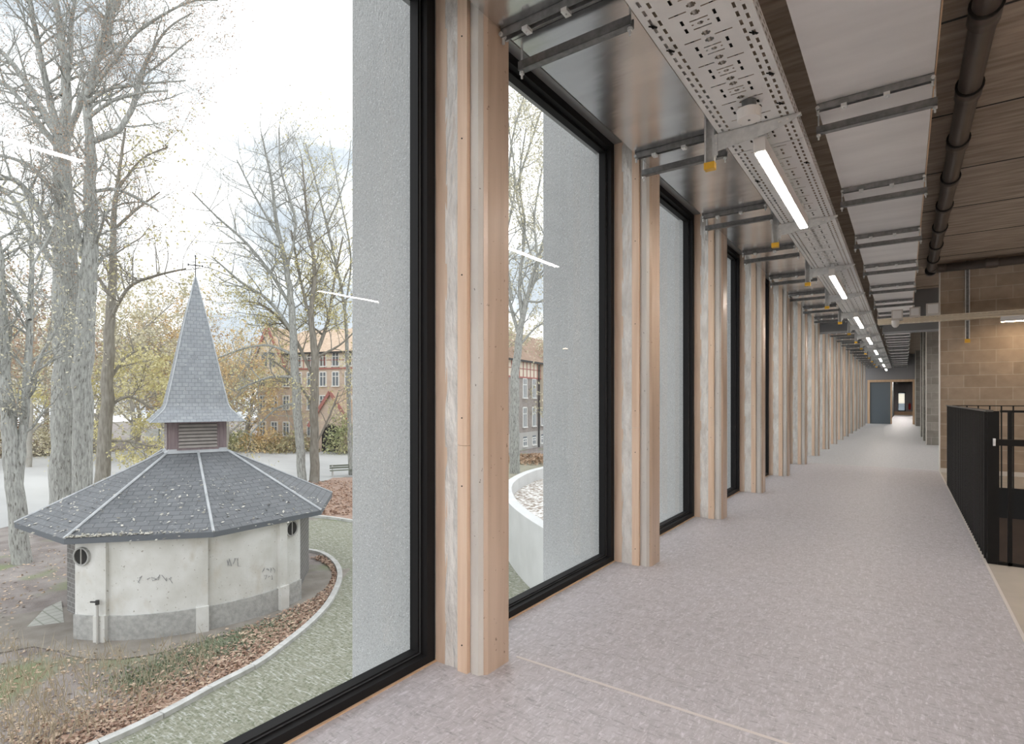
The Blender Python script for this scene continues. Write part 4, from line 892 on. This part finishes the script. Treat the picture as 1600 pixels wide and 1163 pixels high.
make_tree('tall_tree', 'tall pale bare tree, the thicker left trunk of the pair behind the chapel', [
    [(103, 830, 42), (104, 700, 38), (103, 560, 37), (102, 430, 34), (100, 330, 27), (97, 215, 20)],
    [(97, 218, 14), (75, 188, 12), (48, 140, 10), (20, 100, 8), (-10, 70, 6), (-50, 40, 3)], [(95, 235, 12), (70, 205, 10), (40, 165, 8), (5, 130, 7), (-40, 110, 4)],
    [(100, 212, 16), (104, 150, 13), (98, 70, 11), (88, 0, 9), (82, -70, 5), (80, -140, 2)], [(95, 210, 12), (76, 150, 10), (62, 80, 8), (48, 10, 7), (35, -60, 3)],
    [(104, 215, 12), (122, 170, 10), (145, 110, 9), (160, 50, 7), (178, -10, 6), (195, -80, 3)], [(88, 380, 14), (55, 320, 11), (25, 282, 8), (-15, 280, 5)], [(85, 300, 9), (50, 262, 7), (10, 245, 5), (-30, 240, 3)],
    [(90, 420, 12), (55, 370, 9), (20, 310, 7), (-10, 290, 4)], [(98, 150, 8), (110, 90, 7), (112, 30, 6), (125, -40, 3)]], 25.0, 1, bark, leafb, 2, .06, .40, 2.3, (6, 5, 3), 2)
make_tree('tall_tree', 'tall pale bare tree, the darker right trunk of the pair behind the chapel', [
    [(130, 826, 27), (131, 700, 27), (132, 560, 27), (137, 450, 24), (143, 370, 20), (142, 280, 16), (142, 215, 14)],
    [(142, 220, 13), (137, 175, 12), (146, 110, 11), (168, 60, 9), (178, 10, 8), (205, -50, 4)], [(142, 222, 9), (185, 203, 8), (208, 165, 8), (220, 120, 7), (235, 85, 5), (262, 45, 3), (300, 20, 2)],
    [(137, 185, 7), (175, 158, 5), (220, 145, 4), (262, 142, 2)], [(138, 160, 6), (170, 140, 5), (215, 132, 3), (290, 126, 2)], [(135, 150, 7), (175, 100, 6), (215, 50, 5), (290, 5, 3), (340, 0, 2)],
    [(142, 300, 6), (180, 296, 5), (215, 310, 5), (245, 328, 3)], [(128, 400, 10), (118, 350, 9), (108, 300, 6), (80, 262, 4)], [(220, 120, 3), (250, 100, 3), (300, 60, 2)], [(150, 380, 5), (160, 350, 4), (163, 330, 2)]], 24.0, 2, bark, leafb, 3, .06, .38, 2.1, (6, 5, 3), 2)
make_tree('leaning_tree', 'grey forked tree leaning at the left edge in front of the road', [
    [(33, 880, 26), (27, 800, 24), (20, 720, 22), (14, 650, 20), (5, 560, 18), (0, 470, 16), (-4, 380, 12), (-20, 300, 7)], [(26, 770, 15), (34, 690, 13), (42, 600, 11), (46, 500, 9), (50, 420, 7), (48, 340, 4)],
    [(40, 620, 8), (62, 560, 5), (85, 520, 4), (105, 470, 2)], [(46, 500, 6), (20, 450, 5), (-10, 430, 4)], [(10, 600, 9), (-10, 540, 6), (-40, 500, 4)], [(48, 420, 4), (70, 380, 3), (85, 350, 2)]], 19.8, 3, bark, leafp, 2, .08, .42, 1.8, (5, 4, 3), 2)
make_tree('yellow_leaved_tree', 'dark trunk with a skirt of yellow leaves right of the twin trunks', [
    [(158, 766, 22), (164, 690, 19), (168, 600, 17), (173, 500, 14), (177, 420, 11), (178, 340, 8), (186, 270, 5), (196, 200, 3)], [(172, 500, 7), (200, 450, 5), (240, 432, 4), (290, 420, 2)], [(177, 360, 5), (210, 330, 4), (250, 300, 2)], [(176, 470, 6), (150, 430, 5), (120, 410, 3)],
    [(166, 640, 6), (200, 620, 5), (240, 640, 3)], [(164, 690, 6), (200, 690, 4), (245, 700, 3)], [(168, 600, 6), (195, 560, 4), (230, 540, 3)], [(164, 660, 5), (130, 640, 4), (90, 650, 2)], [(182, 300, 4), (220, 250, 3), (262, 230, 2)]], 35.0, 4, bark2, leafy, 12, .17, .45, 3.2, (6, 5, 3), 2, ytop=545)
make_tree('bare_tree', 'slim grey tree left of the pair beside the bench, wide spreading bare branches', [
    [(474, 752, 13.5), (468, 690, 13), (463, 620, 13), (459, 550, 12), (455, 480, 10), (448, 420, 8), (432, 350, 6), (424, 280, 4), (408, 210, 2)],
    [(455, 480, 6), (425, 430, 5), (385, 380, 4), (340, 340, 3), (300, 300, 2)], [(458, 520, 6), (420, 470, 5), (375, 440, 4), (330, 400, 2)], [(459, 555, 5), (420, 540, 4), (380, 545, 3), (340, 560, 2)], [(461, 590, 5), (420, 590, 4), (370, 610, 3)],
    [(448, 420, 5), (462, 350, 4), (440, 270, 3), (436, 200, 2)], [(440, 380, 4), (400, 310, 3), (370, 250, 2)], [(463, 630, 4), (430, 640, 3), (390, 680, 2)]], 39.0, 5, bark, leafy, 2, .12, .5, 3.4, (6, 5, 2), 2, ytop=430)
make_tree('bare_tree', 'tree beside the bench with brown trunk and scattered yellow leaves', [
    [(492, 754, 16), (491, 690, 13), (491, 620, 13), (492, 560, 12), (486, 490, 8), (492, 420, 6), (480, 340, 4), (472, 250, 2)], [(491, 560, 7), (512, 505, 6), (522, 440, 4), (536, 370, 3)], [(490, 590, 6), (455, 520, 5), (415, 480, 4), (380, 470, 2)], [(490, 520, 5), (470, 440, 4), (455, 360, 3)],
    [(492, 640, 5), (460, 590, 4), (420, 560, 3)], [(492, 560, 5), (530, 540, 3), (552, 520, 2)], [(491, 700, 4), (515, 650, 3), (530, 610, 2)]], 39.5, 6, bark2, leafy, 4, .13, .5, 3.2, (6, 5, 2), 2, ytop=380)
make_tree('bare_tree', 'thin tree trunk just left of the grey fin of the nearest window', [
    [(548, 740, 7), (545, 640, 6.5), (543, 560, 6), (538, 480, 5), (522, 400, 4), (500, 310, 3), (478, 225, 2)], [(540, 480, 3), (548, 400, 3), (530, 300, 2), (515, 220, 1)], [(530, 430, 3), (505, 380, 2), (480, 350, 1)], [(512, 350, 3), (540, 280, 2), (548, 220, 1)]], 43, 7, bark, leafy, 2, .13, .8, 3.2, (5, 4, 2), 2)
make_tree('planter_tree', 'grey tree with yellow leaves standing behind the planter, seen through the second window', [
    [(803, 722, 17), (804, 660, 15), (804, 600, 14), (809, 545, 12), (816, 500, 9), (830, 440, 6), (848, 380, 4), (870, 300, 3)], [(812, 530, 6), (798, 480, 5), (780, 420, 4)], [(816, 505, 6), (812, 440, 5), (820, 360, 4), (812, 280, 3), (822, 200, 2)], [(822, 470, 5), (840, 420, 4), (835, 340, 3), (850, 250, 2)], [(820, 470, 4), (850, 470, 3), (880, 440, 2)],
    [(800, 470, 5), (790, 380, 4), (805, 290, 3), (795, 200, 2)], [(812, 540, 4), (840, 510, 3), (870, 500, 2)], [(805, 300, 4), (830, 220, 3), (850, 160, 2)], [(790, 330, 4), (800, 220, 3), (825, 130, 2)], [(830, 400, 3), (812, 330, 2), (800, 260, 2)]], 44, 8, bark, leafp, 4, .14, .6, 3.6, (5, 4, 3), 2)
# trees further back, one by one
rt = random.Random(21)
bgt = [(-60, 52, leafb), (-10, 60, leafp), (45, 48, leafb), (70, 70, leafy), (150, 62, leafp), (205, 56, leafp), (215, 74, leafo), (250, 66, leafo), (275, 80, leafb), (335, 78, leafo), (352, 60, leafo), (385, 72, leafp), (-120, 60, leafb), (760, 66, leafp), (845, 78, leafp)]
names_ = ['beyond the left picture edge', 'at the left edge with pale leaves', 'with brown leaves behind the leaning tree', 'with yellow leaves behind the twin trunks', 'with pale leaves seen between trunks', 'with pale leaves left of the spire', 'with orange leaves low left of the spire', 'with orange leaves touching the spire', 'with brown twigs directly behind the spire', 'with orange leaves right of the spire', 'with orange leaves above the low hedge', 'with pale leaves at the left end of the school', 'beyond the far left', 'hidden mostly by the first pier', 'with pale leaves above the schoolhouse roof']
for i, (px, d, lm) in enumerate(bgt):
    H = rt.uniform(9, 14) if i not in (0, 2) else 15; w_ = 9; yb = 625+5.8*FPX/d; yt = 625-(H-5.8)*FPX/d; x2 = px+rt.uniform(-12, 12)
    lb = [[(px, yb, w_*.9), (px+3, yb*.7+yt*.3, w_*.7), (x2, (yb+yt)/2, w_*.45), (x2+5, yt*.85+yb*.15, 2.5), (x2, yt, 1)]]
    for k in range(9):
        f = .18+.085*k; y = yb+(yt-yb)*f; s_ = (-1)**k; l = rt.uniform(28, 60)*60/d; lb.append([(px+(x2-px)*f, y, 3.6), (px+s_*l*.5, y-l*.5, 2.4), (px+s_*l, y-l*.95, 1.2)])
    make_tree('background_tree', 'distant tree '+names_[i], lb, d, 40+i, bark3, lm, 4 if lm is not leafb else 2, .24, .7, 3.6, (6, 4, 2), 2, 'distant trees beyond the road', spread=3)
del_names = None
